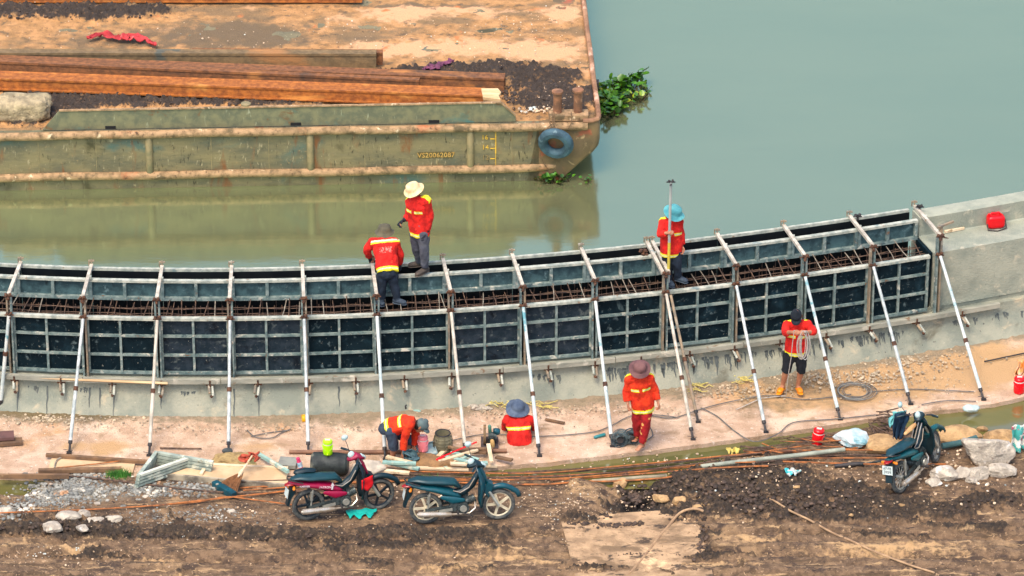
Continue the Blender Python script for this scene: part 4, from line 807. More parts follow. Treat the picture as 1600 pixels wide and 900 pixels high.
# ================================================================ MOTORBIKES
RUB = M('dusty_rubber', S(96, 94, 86), S(50, 56, 58), scale=9, rough=.9, bump=.4, spots=[(S(140, 118, 90), 5, .58, .68)]); ALU = M('worn_alloy', S(188, 184, 168), S(150, 150, 140), scale=9, rough=.4, metal=.6)
CHR = M('chrome_pipe', S(206, 196, 180), S(170, 150, 124), scale=5, rough=.3, metal=.6); ENG = M('engine_metal', S(84, 92, 90), S(44, 52, 52), scale=20, rough=.5, metal=.5)
SEATM = M('teal_black_vinyl', S(22, 64, 70), S(14, 48, 54), scale=4, rough=.38, rvar=.05); BLKP = M('black_teal_plastic', S(12, 40, 46), S(8, 30, 36), scale=4, rough=.4)
TAILR = M('tail_light_red', S(150, 20, 20), rough=.2); IND = M('indicator_amber', S(230, 130, 30), rough=.2); GLS = M('lamp_glass', S(180, 196, 190), S(150, 176, 172), rough=.1); PLT = M('plate_white', S(206, 214, 206), S(176, 190, 182), scale=12, rough=.5)
DKT = M('dark_characters', S(30, 46, 56)); WHT = M('white_decal', S(216, 208, 204), S(190, 176, 178), scale=20)
def motorbike(label, origin, yaw, lean, paint, paint2, rimm, spokes, steer, plate, decal, mirror=(1, 1), guard=None, leg=None, zs=1.0):
    """underbone motorbike; local x forward, y left, z up, rear axle above the origin"""
    t = thing('motorbike', label, 'motorbike', (0, 0, 0), 'parked motorbikes'); RW = .275; WBs = 1.19
    def wheel(cx, nm, st=0):
        w_ = MB(); c = Vector((cx, 0, RW)); axd = Vector((math.sin(-st), math.cos(st), 0)); w_.torus(c, RW - .034, .036, axd, 40, 10); ty = w_.build('tyre', RUB, t)
        r = MB(); r.torus(c, RW - .070, .016, axd, 40, 8); r.tube([c - axd * .06, c + axd * .06], .034, 12); fx = Vector((math.cos(st), math.sin(st), 0))
        if spokes == 'star':
            for k in range(5):
                q = 2 * math.pi * k / 5 + .5; d = fx * math.cos(q) + Vector((0, 0, 1)) * math.sin(q); e = fx * math.cos(q + .12) + Vector((0, 0, 1)) * math.sin(q + .12)
                r.beam(c + d * .02, c + e * (RW - .07), .038, .028, up=axd)
        else:
            for k in range(24):
                q = 2 * math.pi * k / 24; d = fx * math.cos(q) + Vector((0, 0, 1)) * math.sin(q); r.tube([c + axd * (.03 if k % 2 else -.03), c + d * (RW - .07)], .004, 4)
        ri = r.build('rim', rimm, ty); return ty
    wheel(0, 'rear'); cF = Vector((WBs, 0, RW)); wheel(WBs, 'front', steer)
    SM = Matrix.Translation(Vector((.88, 0, .9))) @ Matrix.Rotation(steer, 4, 'Z') @ Matrix.Translation(Vector((-.88, 0, -.9)))
    st = []
    def B(m, nm, mat, smooth=True, steered=False, sharp=45, par=None):
        if steered: m.v = [tuple(SM @ Vector(v)) for v in m.v]
        return m.build(nm, mat, par or t, smooth, sharp)
    # fork and front fender
    for s in (-1, 1):
        m = MB(); m.tube([(.90, s * .05, .78), (1.03, s * .065, .52)], .020, 8); m.tube([(1.03, s * .065, .54), (WBs - .01, s * .068, RW)], .028, 8); B(m, 'fork_leg', ALU)
    m = MB(); vs = []; N = 14
    for k in range(N):
        q = math.radians(18 + 125 * k / (N - 1)); rr_ = .325 + .02 * (k < 3); wd = .055 * (1 - .25 * abs(k / (N - 1) - .5)); c = Vector((WBs + .03 + math.cos(q) * rr_, 0, RW + .03 + math.sin(q) * rr_)); nrm = Vector((math.cos(q), 0, math.sin(q)))
        vs += [c + Vector((0, -wd, 0)) - nrm * .055, c + Vector((0, -wd * .85, 0)), c + nrm * .022, c + Vector((0, wd * .85, 0)), c + Vector((0, wd, 0)) - nrm * .055]
    m.add(vs, [(k * 5 + j, k * 5 + j + 1, k * 5 + 5 + j + 1, k * 5 + 5 + j) for k in range(N - 1) for j in range(4)]); o = B(m, 'front_fender', paint2, sharp=180); md = o.modifiers.new('s', 'SOLIDIFY'); md.thickness = .008
    m = MB(); m.prism([Vector((x, -.085, z)) for x, z in ((.93, .62), (1.02, .70), (1.10, .66), (1.06, .52), (1.02, .44), (.97, .50))], (0, .17, 0)); B(m, 'fork_cover', paint2, False)
    # leg shield: two curved side wings and centre
    m = MB(); vs = []; prof = [(.80, 1.00, .05), (.84, .90, .10), (.87, .78, .17), (.885, .62, .20), (.875, .46, .20), (.86, .32, .13), (.875, .25, .07)]
    for x, z, wd in prof:
        for q in np.linspace(-1, 1, 9): vs.append(Vector((x + .10 * (1 - abs(q) ** 1.5) * (.6 + .4 * (z > .5)) - .0, q * wd, z)))
    m.add(vs, [(i * 9 + j, i * 9 + j + 1, i * 9 + 10 + j, i * 9 + 9 + j) for i in range(len(prof) - 1) for j in range(8)]); o = B(m, 'leg_shield', BLKP if leg is None else leg, sharp=180); md = o.modifiers.new('s', 'SOLIDIFY'); md.thickness = .014
    m = MB(); m.tube([(.85, -.0, 1.03), (.93, 0, .86), (1.0, 0, .70)], [.055, .085, .05], 12, sq=.5, wid=(0, 1, 0), round_=True); B(m, 'front_cowl', paint)
    # frame spine / step-through cover
    m = MB(); m.tube([(.86, 0, .84), (.76, 0, .66), (.62, 0, .54), (.46, 0, .51), (.34, 0, .52)], [.05, .062, .07, .08, .08], 12, sq=1.0, round_=True); B(m, 'frame_cover', BLKP)
    m = MB(); m.tube([(.80, -.075, .80), (.70, -.085, .64), (.56, -.085, .56), (.44, -.09, .60)], .008, 6); B(m, 'cover_trim', CHR)
    # tail body, tapering up and back
    m = MB(); m.tube([(.50, 0, .50), (.36, 0, .56), (.16, 0, .62), (-.08, 0, .67), (-.27, 0, .72)], [.10, .125, .125, .105, .06], 16, sq=[.62, .62, .52, .44, .45], wid=(0, 1, 0), round_=True); B(m, 'body_panel', paint)
    m = MB()
    for s in (-1, 1): m.tube([(.60, s * .10, .43), (.44, s * .12, .44), (.26, s * .115, .50)], [.035, .065, .03], 12, sq=.45 if 0 else 1.0, wid=(0, 0, 1), round_=True)
    m.v = [(x, (abs(y) * .35 + .075) * (1 if y > 0 else -1), z) for x, y, z in m.v]; B(m, 'side_cover', paint)
    m = MB(); m.tube([(.52, 0, .66), (.46, 0, .72), (.26, 0, .745), (.02, 0, .77), (-.14, 0, .80), (-.22, 0, .79)], [.075, .115, .13, .125, .11, .07], 16, sq=[.6, .52, .46, .44, .42, .4], wid=(0, 1, 0), round_=True); B(m, 'seat', SEATM)
    m = MB(); m.tube([(-.10, .12, .73), (-.30, .10, .80), (-.34, 0, .81), (-.30, -.10, .80), (-.10, -.12, .73)], .011, 6); B(m, 'grab_rail', IRON)
    m = MB(); m.tube([(-.27, 0, .70), (-.335, 0, .695)], [.075, .055], 12, sq=.45, wid=(0, 1, 0), round_=True); B(m, 'tail_light', TAILR)
    for s in (-1, 1): m = MB(); m.tube([(-.24, s * .06, .66), (-.26, s * .13, .655)], [.02, .026], 8, round_=True); B(m, 'indicator', IND)
    # rear fender and plate
    m = MB(); m.prism([Vector((x, -.06, z)) for x, z in ((-.20, .68), (-.29, .66), (-.345, .44), (-.375, .34), (-.335, .33), (-.29, .46), (-.22, .56))], (0, .12, 0)); B(m, 'rear_fender', BLKP, False)
    m = MB(); RP = Matrix.Rotation(math.radians(12), 3, 'Y'); pc_ = Vector((-.355, 0, .56)); m.box(pc_, (.006, .19, .15), RP); pl = B(m, 'number_plate', PLT, False)
    m = MB(); m.tube([(-.27, -.13, .33), (-.33, -.0, .345)], .012, 5); 
    if plate:
        for k, s_ in enumerate(plate):
            zz = .012 if k == 0 else -.052; R4 = Matrix.Translation(pc_ + RP @ Vector((-.005, 0, zz))) @ RP.to_4x4() @ Matrix(((0, 0, -1, 0), (-1, 0, 0, 0), (0, 1, 0, 0), (0, 0, 0, 1)))
            textmesh(s_, .068 if k else .062, R4, 'plate_number', DKT, pl, .0015, 'CENTER')
    # engine
    m = MB(); m.tube([(.60, -.14, .30), (.60, .14, .30)], .095, 18); m.tube([(.46, -.11, .32), (.46, .11, .32)], .085, 16); m.box((.53, 0, .30), (.22, .2, .14)); B(m, 'crankcase', ENG)
    m = MB(); m.tube([(.60, -.155, .29), (.60, -.135, .29)], [.055, .062], 16); B(m, 'clutch_cover', ALU)
    m = MB(); m.tube([(.66, 0, .36), (.80, 0, .42)], .062, 12)
    for k in range(6): m.tube([Vector((.675 + k * .022, 0, .367 + k * .0094)), Vector((.681 + k * .022, 0, .370 + k * .0094))], .080, 12)
    m.box((.66, 0, .46), (.07, .09, .08)); B(m, 'cylinder', ENG)
    m = MB(); m.tube([(.80, -.04, .37), (.80, -.09, .27), (.70, -.115, .20), (.50, -.125, .195), (.38, -.13, .20)], .017, 8); B(m, 'exhaust_pipe', CHR)
    m = MB(); m.tube([(.40, -.13, .20), (.34, -.135, .205), (-.14, -.145, .235)], [.030, .045, .048], 14); m.tube([(-.14, -.145, .235), (-.16, -.145, .236)], [.03, .02], 10); B(m, 'muffler', CHR)
    m = MB(); m.beam((.42, -.142, .29), (.20, -.15, .27), .05, .008, up=(0, 1, 0)); B(m, 'heat_shield', ALU, False)
    for s in (-1, 1):
        m = MB(); m.beam((.44, s * .08, .32), (-.02, s * .09, .275), .03, .045); B(m, 'swingarm', ENG, False)
        m = MB(); m.tube([(.02, s * .10, .31), (.06, s * .105, .58)], .014, 8)
        for k in range(7): m.tube([(.028 + k * .003, s * .102, .40 + k * .022), (.029 + k * .003, s * .102, .41 + k * .022)], .030, 10)
        B(m, 'shock_absorber', ALU)
    m = MB(); m.tube([(.50, -.24, .26), (.50, .24, .26)], .012, 6); m.tube([(.50, -.26, .262), (.50, -.17, .262)], .018, 8); m.tube([(.50, .26, .262), (.50, .17, .262)], .018, 8); m.tube([(.60, -.15, .22), (.72, -.17, .18), (.75, -.22, .18)], .009, 6); B(m, 'footrest', IRON)
    m = MB(); a = math.tan(lean); m.tube([(.42, .10, .24), (.34, .26, .0 + .26 * a * .0 + .0)], .011, 6); B(m, 'side_stand', IRON)
    m = MB(); m.beam((.30, .10, .34), (.02, .10, .30), .10, .02, up=(0, 1, 0)); B(m, 'chain_guard', IRON, False)
    # handlebar head
    m = MB(); m.tube([(.74, 0, 1.00), (.82, 0, 1.03), (.91, 0, .99)], [.07, .105, .075], 14, sq=.62, wid=(0, 1, 0), round_=True); hb_ = B(m, 'headlamp_cowl', paint if decal else BLKP, steered=True)
    m = MB(); m.tube([(.915, 0, .985), (.955, 0, .975)], [.065, .045], 14, round_=True); B(m, 'headlight', GLS, steered=True)
    m = MB(); m.tube([(.745, 0, 1.055), (.76, 0, 1.075)], [.05, .045], 14, sq=1.2, round_=True); B(m, 'speedometer', GLS, steered=True)
    m = MB(); m.tube([(.82, -.13, 1.03), (.78, -.22, 1.05), (.72, -.33, 1.04)], .014, 8); m.tube([(.82, .13, 1.03), (.78, .22, 1.05), (.72, .33, 1.04)], .014, 8); B(m, 'handlebar', IRON, steered=True)
    for s in (-1, 1): m = MB(); m.tube([(.765, s * .24, 1.048), (.715, s * .345, 1.04)], .020, 8, round_=True); B(m, 'grip', BLKP, steered=True); m = MB(); m.tube([(.80, s * .20, 1.045), (.80, s * .33, 1.02)], .006, 5); B(m, 'brake_lever', ALU, steered=True)
    for s, on_ in ((-1, mirror[0]), (1, mirror[1])):
        if not on_: continue
        m = MB(); m.tube([(.79, s * .20, 1.05), (.77, s * .24, 1.16), (.755, s * .27, 1.22)], .006, 5); ms = B(m, 'mirror_stem', IRON, steered=True)
        m = MB(); m.tube([(.745, s * .275, 1.25), (.765, s * .275, 1.255)], [.052, .045], 14, sq=.8, wid=(0, 0, 1), round_=True); B(m, 'mirror', GLS if s > 0 else BLKP, steered=True)
    if guard:
        m = MB()
        for s in (-.06, 0, .06): m.tube([(.46, s, .60), (.56, s, .64), (.76, s, .86), (.80, s, .90)], .009, 6)
        B(m, 'luggage_bars', CHR)
    if decal:
        R4 = Matrix.Translation(Vector((.16, -.128, .60))) @ Matrix.Rotation(math.radians(8), 4, 'Y') @ Matrix.Rotation(math.radians(72), 4, 'X'); 
        textmesh('PATRON', .052, R4, 'decal', WHT, t, .002); R4 = Matrix.Translation(Vector((-.16, -.118, .665))) @ Matrix.Rotation(math.radians(8), 4, 'Y') @ Matrix.Rotation(math.radians(70), 4, 'X'); textmesh('KARMER', .045, R4, 'decal', WHT, t, .002)
        m = MB(); m.prism([Vector((x, -.125, z)) for x, z in ((.36, .55), (.375, .60), (.36, .62), (.375, .64), (.39, .67), (.405, .64), (.42, .62), (.40, .60), (.385, .55))], (0, -.012, 0)); B(m, 'crest', WHT, False)
    elif decal is not None and False: pass
    t.location = origin; t.scale = (.925,) * 3; t.rotation_euler = (Matrix.Rotation(yaw, 3, 'Z') @ Matrix.Rotation(-lean, 3, 'X')).to_euler()
    return t
for_map = None
MAG = M('magenta_red_paint', S(150, 16, 58), S(122, 10, 46), scale=6, rough=.34, rvar=.1, bump=.05, spots=[(S(120, 100, 78), 9, .64, .78), (S(150, 140, 128), 30, .70, .76)]); TEP = M('dark_teal_paint', S(12, 76, 86), S(8, 58, 68), scale=6, rough=.34, rvar=.1, bump=.05, spots=[(S(120, 100, 78), 9, .64, .78), (S(150, 140, 128), 30, .70, .76)]); GRP = M('dark_green_paint', S(16, 88, 90), S(10, 62, 68), scale=6, rough=.34, rvar=.1, bump=.05, spots=[(S(120, 100, 78), 9, .64, .78), (S(150, 140, 128), 30, .70, .76)])
BLR = M('black_rim', S(34, 44, 50), rough=.4, metal=.4); CRR = M('cream_rim', S(206, 192, 160), S(180, 168, 140), scale=6, rough=.5)
def wheel_pos(pr, pf):
    a = PG(*pr); b = PG(*pf); return a, math.atan2(b.y - a.y, b.x - a.x)
a, yw = wheel_pos((483, 812), (588, 796)); a.z = .02
b1 = motorbike('magenta-red motorbike with a red cloth on its leg shield, leftmost of the parked three', a, yw, math.radians(5), MAG, BLKP, BLR, 'star', math.radians(6), None, True, (0, 1), leg=BLKP)
B1 = b1.matrix_basis.copy()
a, yw = wheel_pos((666, 818), (788, 812)); a.z = .02
b2 = motorbike('dark teal motorbike with cream star wheels parked in the middle', a, yw, math.radians(6), TEP, TEP, CRR, 'star', math.radians(4), None, None, (0, 1), leg=TEP)
a, yw = wheel_pos((1410, 769), (1471, 716)); a.z = .02
b3 = motorbike('dark green motorbike with numbered plate parked beside the concrete lumps', a, yw, math.radians(11), GRP, GRP, ALU, 'wire', math.radians(14), ('67-FB', '3959'), None, (0, 1), guard=True)
Mx = lambda b: Matrix.Translation(b.location) @ b.rotation_euler.to_matrix().to_4x4() @ Matrix.Scale(.925, 4)
m = MB(); vs = []; X1 = Mx(b1)
for i in range(9):
    for j in range(9):
        u, v = i / 8, j / 8; vs.append(X1 @ Vector((.86 + .20 * u + .02 * mn.noise(Vector((i, j, 1))), -.17 - .03 * mn.noise(Vector((i * .4, j * .4, 3))) - .02 * (1 - u), .66 - .24 * v * (1 - .5 * abs(u - .55)) + .05 * u)))
m.add(vs, [(i * 9 + j, i * 9 + j + 1, i * 9 + 10 + j, i * 9 + 9 + j) for i in range(8) for j in range(8)]); o = m.build('cloth', cloth('bright_red_cloth', S(224, 8, 20), S(190, 6, 18)), sharp=180); md = o.modifiers.new('t', 'SOLIDIFY'); md.thickness = .01; tag(o, 'bright red cloth hung on the magenta motorbike leg shield', 'cloth')
# seat roll on bike 1, helmet shell and cloth on bike 3, bag
m = MB(); m.tube([X1 @ Vector(v) for v in ((-.14, .10, .84), (.0, .11, .85), (.13, .10, .83))], [.055, .06, .05], 10, sq=.7, round_=True); tag(m.build('rolled_coat', BLKP), 'dark teal rolled coat behind the seat of the magenta motorbike', 'coat')
X3 = Mx(b3)
def drape(name, label, mat, o, ux, uz, w_, h_, seed, cat='cloth', wob=.06):
    m = MB(); vs = []; N = 14
    for i in range(N + 1):
        for j in range(N + 1):
            u, v = i / N - .5, j / N; k = Vector((mn.noise(Vector((u * 5, v * 2, seed))), mn.noise(Vector((u * 5, v * 2, seed + 5))), mn.noise(Vector((u * 4, v * 3, seed + 9))) * .5)) * wob
            vs.append(Vector(o) + Vector(ux) * u * w_ * (1 - .25 * v) + Vector(uz) * v * h_ + k + Vector((0, .05 * math.sin(u * 14) * (.3 + v), 0)))
    m.add(vs, [(i * (N + 1) + j, i * (N + 1) + j + 1, (i + 1) * (N + 1) + j + 1, (i + 1) * (N + 1) + j) for i in range(N) for j in range(N)])
    ob = m.build(name, mat, sharp=180); md = ob.modifiers.new('t', 'SOLIDIFY'); md.thickness = .008; return tag(ob, label, cat)
drape('jacket', 'dark blue jacket draped over the left handlebar of the green motorbike', cloth('dark_blue_cloth', S(16, 50, 74), S(10, 34, 54)), X3 @ Vector((.76, .24, 1.06)), (1, .1, 0), (-.18, -.05, -1), .22, .42, 3)
drape('plastic_bag', 'pale teal plastic bag hanging from the green motorbike handlebar', M('teal_bag', S(120, 190, 186), S(96, 168, 168), scale=7, rough=.3), X3 @ Vector((.80, .36, 1.06)), (1, .1, 0), (-.3, 0, -1), .2, .25, 6, 'bag')
m = MB(); m.tube([X3 @ Vector(v) for v in ((.50, .10, .82), (.62, .06, .86), (.70, .02, .90))], [.025, .04, .03], 8, round_=True); tag(m.build('work_glove', cloth('tan_glove', S(206, 164, 110), S(176, 130, 84))), 'tan work glove tucked behind the seat of the green motorbike', 'glove')
# ================================================================ SMALL THINGS
def GP(px_, py_, dz=0): return PG(px_, py_, dz)
def scatter(name, label, mat, regs, cat, seed, az=None, flat=.75, sink=.25, ico=1):
    """many small stones as one uncountable mass; regs = (x, y, rx, ry, count, min size, max size) measured regions"""
    r = np.random.RandomState(seed); V0 = np.array([tuple(v) for v in _ico[ico][0]]); F0 = np.array(_ico[ico][1]); VV = []; FF = []; n = 0
    for (cx, cyy, rx, ry, cnt, s0, s1) in regs:
        for _ in range(cnt):
            q = r.normal(0, .5, 2); px_, py_ = cx + q[0] * rx, cyy + q[1] * ry; z = 0
            if az is not None and az > .4 and px_ > 908: continue
            if az is None:
                p = PG(px_, py_)
                if name == 'mud_clods' and cmz(p.x, p.y) < .45: continue
            else: p = PZ(px_, py_, az)
            s = s0 + (s1 - s0) * r.rand() ** 2.5; v = V0 * (1 + .35 * (r.rand(len(V0), 1) - .5)) * s * np.array([1, r.uniform(.7, 1), flat * r.uniform(.7, 1)])
            a = r.rand() * 6.3; R = np.array([[math.cos(a), -math.sin(a), 0], [math.sin(a), math.cos(a), 0], [0, 0, 1]]); v = v @ R.T + np.array([p.x, p.y, p.z + s * flat * (1 - sink * 2) * .6])
            VV.append(v); FF.append(F0 + n); n += len(V0)
    me = bpy.data.meshes.new(name); me.from_pydata(np.concatenate(VV).tolist(), [], np.concatenate(FF).tolist()); me.materials.append(mat)
    o = link(name, me, None, ico > 1, 60); return tag(o, label, cat, kind='stuff')
GRAV = M('grey_gravel', S(142, 138, 126), S(112, 112, 106), scale=6, rough=.9, island=.4, spots=[(S(206, 196, 176), 3, .56, .66), (S(170, 128, 92), 2, .62, .7)])
CLOD = M('wet_mud_clod', S(84, 66, 52), S(54, 43, 36), scale=6, rough=.75, bump=.4, island=.4, rvar=.15, spots=[(S(120, 96, 70), 3, .58, .68)])
DEB = M('pale_chips', S(206, 180, 148), S(180, 150, 118), scale=6, rough=.9, island=.4, spots=[(S(190, 196, 186), 3, .56, .62)])
scatter('gravel', 'grey gravel heap spread beside the timber frame at the left', GRAV, [(105, 765, 62, 22, 1100, .012, .045), (70, 785, 50, 12, 350, .01, .03), (235, 765, 70, 12, 600, .01, .045), (310, 762, 40, 10, 260, .01, .04), (300, 805, 130, 14, 380, .008, .028), (130, 745, 40, 6, 160, .01, .04), (15, 800, 30, 14, 160, .012, .05)], 'gravel', 1)
scatter('pale_chips', 'small pale stone chips scattered over the mud bank', DEB, [(800, 770, 900, 50, 1100, .004, .026), (1300, 740, 260, 20, 300, .004, .03), (560, 830, 500, 60, 420, .004, .018), (1480, 730, 120, 50, 300, .006, .036), (1150, 720, 200, 10, 160, .008, .03), (900, 790, 130, 40, 300, .006, .02), (90, 870, 150, 20, 160, .008, .02)], 'stone chips', 2)
scatter('mud_clods', 'dark wet mud clods thrown up along the wheel tracks', CLOD, [(60, 826, 150, 12, 288, .005, 0.039), (250, 838, 150, 10, 247, .005, 0.039), (470, 842, 120, 8, 165, .005, 0.033), (620, 840, 110, 7, 144, .005, 0.033), (990, 776, 42, 18, 173, .005, 0.050), (1080, 760, 50, 22, 206, .005, 0.055), (1150, 775, 70, 24, 288, .005, 0.050), (1240, 785, 110, 22, 412, .005, 0.050), (1330, 772, 80, 18, 185, .005, 0.039), (1540, 785, 90, 14, 165, .005, 0.033), (980, 808, 80, 5, 66, .005, 0.039), (940, 822, 50, 5, 49, .005, 0.033), (1100, 872, 60, 8, 53, .005, 0.039), (1010, 838, 80, 4, 53, .005, 0.022), (1200, 742, 60, 12, 123, .005, 0.039), (1380, 800, 200, 10, 123, .005, 0.028), (700, 790, 500, 50, 123, .005, 0.017), (960, 858, 90, 3, 49, .005, 0.028)], 'mud', 3, ico=2, flat=.7)
scatter('rubble', 'fine rubble lying along the foot of the concrete wall', M('rubble_grit', S(184, 162, 132), S(150, 136, 114), scale=6, rough=.9, island=.3), [(420, 668, 420, 8, 600, .005, .022), (780, 645, 140, 8, 300, .005, .024), (930, 640, 160, 8, 300, .005, .022), (1130, 612, 120, 12, 380, .006, .03), (1300, 590, 130, 14, 520, .006, .035), (1420, 565, 110, 16, 450, .006, .03), (1380, 600, 130, 26, 500, .006, .022), (740, 628, 30, 6, 90, .01, .04), (80, 655, 120, 8, 300, .006, .035)], 'rubble', 4, az=.035)
scatter('mud_clods', 'muddy clods dropped across the steel road plate', CLOD, [(985, 819, 22, 3, 70, .008, .05), (950, 822, 16, 3, 60, .008, .04), (905, 815, 20, 8, 90, .006, .04), (1060, 812, 14, 3, 30, .006, .03), (1000, 866, 60, 2, 50, .005, .02), (1098, 840, 10, 40, 120, .006, .04)], 'mud', 31, az=.035, ico=2)
scatter('mud_clods', 'black mud lumps lying on the barge deck', M('barge_mud', S(84, 68, 54), S(52, 44, 40), scale=6, rough=.85, island=.4), [(850, 145, 40, 16, 315, .005, 0.039), (800, 150, 26, 16, 180, .005, 0.039), (870, 135, 24, 8, 105, .005, 0.050), (760, 106, 36, 4, 127, .005, 0.039), (60, 18, 120, 8, 525, .005, 0.044), (180, 22, 60, 6, 195, .005, 0.033), (840, 118, 50, 10, 105, .005, 0.022), (300, 160, 160, 6, 195, .005, 0.039), (110, 158, 50, 12, 150, .005, 0.033), (895, 170, 30, 8, 67, .005, 0.028), (40, 190, 36, 8, 67, .005, 0.028)], 'mud', 5, az=ZG + .03, ico=2)
scatter('litter', 'pale rubbish flecks on the barge mud', DEB, [(840, 172, 40, 5, 70, .008, .04), (870, 150, 50, 20, 60, .006, .025), (500, 60, 500, 40, 260, .006, .022), (820, 60, 110, 50, 160, .006, .02)], 'litter', 6, az=ZG + .05)
# boulders and concrete lumps
def nm_is_soft(n): return n in ('plastic_bag', 'straw_heap', 'earth_heap', 'rag')
LUMP = M('pale_broken_concrete', S(200, 186, 164), S(158, 146, 130), scale=7, rough=.9, bump=1.0, bscale=30, spots=[(S(128, 112, 96), 9, .60, .68), (S(222, 214, 202), 3, .6, .7)])
TANR = M('tan_rock', S(190, 152, 104), S(150, 118, 80), scale=6, rough=.9, bump=1.0, bscale=16, spots=[(S(130, 100, 66), 4, .6, .7)])
def rockat(name, lab, mat, x, y, r, seed, grp=None, sub=4, dz=.3, cat=None, rough=.3):
    rz = r[2] if isinstance(r, tuple) else r; p = GP(x, y); p.z += rz * dz; m = MB(); m.rock(p, r, seed, sub, 1.0, rough * (.8 if nm_is_soft(name) else .45), facets=0 if nm_is_soft(name) else 14); return tag(m.build(name, mat, sharp=70 if nm_is_soft(name) else 22), lab, cat or 'rock', grp)
rockat('concrete_lump', 'largest rough concrete lump right of the green motorbike', LUMP, 1539, 722, (.40, .24, .26), 1, dz=.75)
for i, (x, y, a, l) in enumerate(((1478, 747, .20, 'pale concrete lump just right of the green motorbike front wheel'), (1459, 758, .12, 'low pale concrete lump nearest the green motorbike'), (1507, 745, .16, 'pale concrete lump in the middle below the largest lump'), (1531, 744, .19, 'wide pale concrete lump under the largest lump'), (1564, 742, .19, 'rightmost pale concrete lump in the lower row'), (1519, 752, .10, 'small concrete lump at the front of the lower row'))):
    rockat('concrete_lump', l, LUMP, x, y, (a * 1.1, a * .8, a * .62), i + 20, 'concrete lumps beside the green motorbike', dz=.5)
for i, (x, y, a, l) in enumerate(((1497, 688, .30, 'long tan rock behind the front wheel of the green motorbike'), (1566, 690, .24, 'tan rock at the water edge behind the largest concrete lump'), (1378, 701, .30, 'flat tan rock left of the green motorbike'), (1535, 672, .08, 'round pale stone at the edge of the channel water'), (1591, 700, .10, 'small brown stone by the coloured sack'))):
    rockat('rock', l, TANR, x, y, (a * 1.2, a * .7, a * .5), i + 40, None, dz=.45, rough=.2)
for i, (x, y, a, l) in enumerate(((108, 812, .17, 'leftmost pale broken slab in the left chunk row'), (130, 806, .12, 'second pale broken slab in the left chunk row'), (150, 819, .17, 'largest pale broken slab in the left chunk row'), (178, 813, .13, 'rightmost pale broken slab in the left chunk row'), (83, 826, .15, 'low pale chunk left of the broken slabs'), (130, 828, .10, 'small pale chunk in front of the broken slabs'), (8, 800, .12, 'pale chunk cut by the left picture edge'), (152, 788, .06, 'single white cobble below the gravel heap'), (362, 801, .07, 'white cobble beside the curved orange rebar'), (227, 777, .05, 'small grey cobble on the gravel by the timber frame'))):
    rockat('concrete_chunk', l, LUMP, x, y, (a * 1.1, a * .8, a * .5), i + 60, 'broken concrete chunks at the left', dz=.4, sub=3)
for i, (x, y, a, l) in enumerate(((1032, 781, .15, 'tan boulder at the right rim of the muddy pit'), (1060, 784, .13, 'reddish boulder right of the muddy pit'), (1089, 795, .10, 'grey boulder above the loose hose'), (970, 757, .17, 'tan boulder at the back of the muddy pit'), (1408, 790, .06, 'small pale stone in front of the green motorbike'), (1330, 806, .05, 'pinkish stone among the dark clods'), (1245, 762, .06, 'brown stone near the teal litter'))):
    rockat('rock', l, TANR, x, y, (a * .9, a * .65, a * .5), i + 80, None, dz=.4, sub=3)
rockat('slab_chunk', 'white and teal painted broken slab by the red jug', M('painted_slab', S(204, 206, 200), S(150, 176, 176), scale=4, rough=.7, spots=[(S(110, 150, 156), 3, .5, .6)]), 1334, 694, (.34, .26, .12), 91, dz=.6)
# steel road plate
pt = [PZ(877, 815, .03), PZ(900, 905, .03), PZ(1116, 905, .03), PZ(1085, 795, .03), PZ(950, 803, .03)]
m = MB(); m.prism([Vector((p.x, p.y, .015)) for p in pt], (0, 0, .022)); PLM = M('muddy_plate', S(184, 150, 112), S(146, 118, 88), scale=4.0, rough=.9, bump=.8, detail=12, spots=[(S(120, 96, 70), 1.8, .52, .62, (.7, 1.4, 1)), (S(74, 60, 47), 3.5, .56, .64, (.7, 1.4, 1)), (S(140, 110, 78), 12, .58, .66), (S(228, 188, 140), 1.2, .58, .7)])
tag(m.build('road_plate', PLM, smooth=False), 'tan muddy steel road plate lying over the bank by the pit', 'plate')
# tubes, bars, hoses
def line(name, lab, mat, pts, r, cat, grp=None, az=None, seg=6, lift=.02, n=None):
    P = []
    for q in pts: P.append(PZ(q[0], q[1], q[2]) if len(q) > 2 else (PZ(q[0], q[1], az) if az is not None else GP(q[0], q[1], lift)))
    # smooth curve through the measured points
    out = []
    for i in range(len(P) - 1):
        a = P[max(i - 1, 0)]; b = P[i]; c = P[i + 1]; d = P[min(i + 2, len(P) - 1)]; k_ = n or 8
        for k in range(k_):
            t_ = k / k_; out.append(.5 * ((2 * b) + (c - a) * t_ + (2 * a - 5 * b + 4 * c - d) * t_ ** 2 + (3 * b - a - 3 * c + d) * t_ ** 3))
    out.append(P[-1])
    if az is None:
        for p in out[1:-1]:
            if len(pts[0]) < 3: p.z = max(p.z, gz(p.x, p.y) + r)
    for _ in range(6):
        zz = [p.z for p in out]
        for i in range(1, len(out) - 1): out[i].z = (zz[i - 1] + zz[i] + zz[i + 1]) / 3
    m = MB(); m.tube(out, r, seg); return tag(m.build(name, mat), lab, cat, grp)
ORB = M('orange_rebar', S(180, 106, 48), S(120, 76, 44), scale=9, rough=.7, spots=[(S(92, 60, 44), 3, .56, .66)])
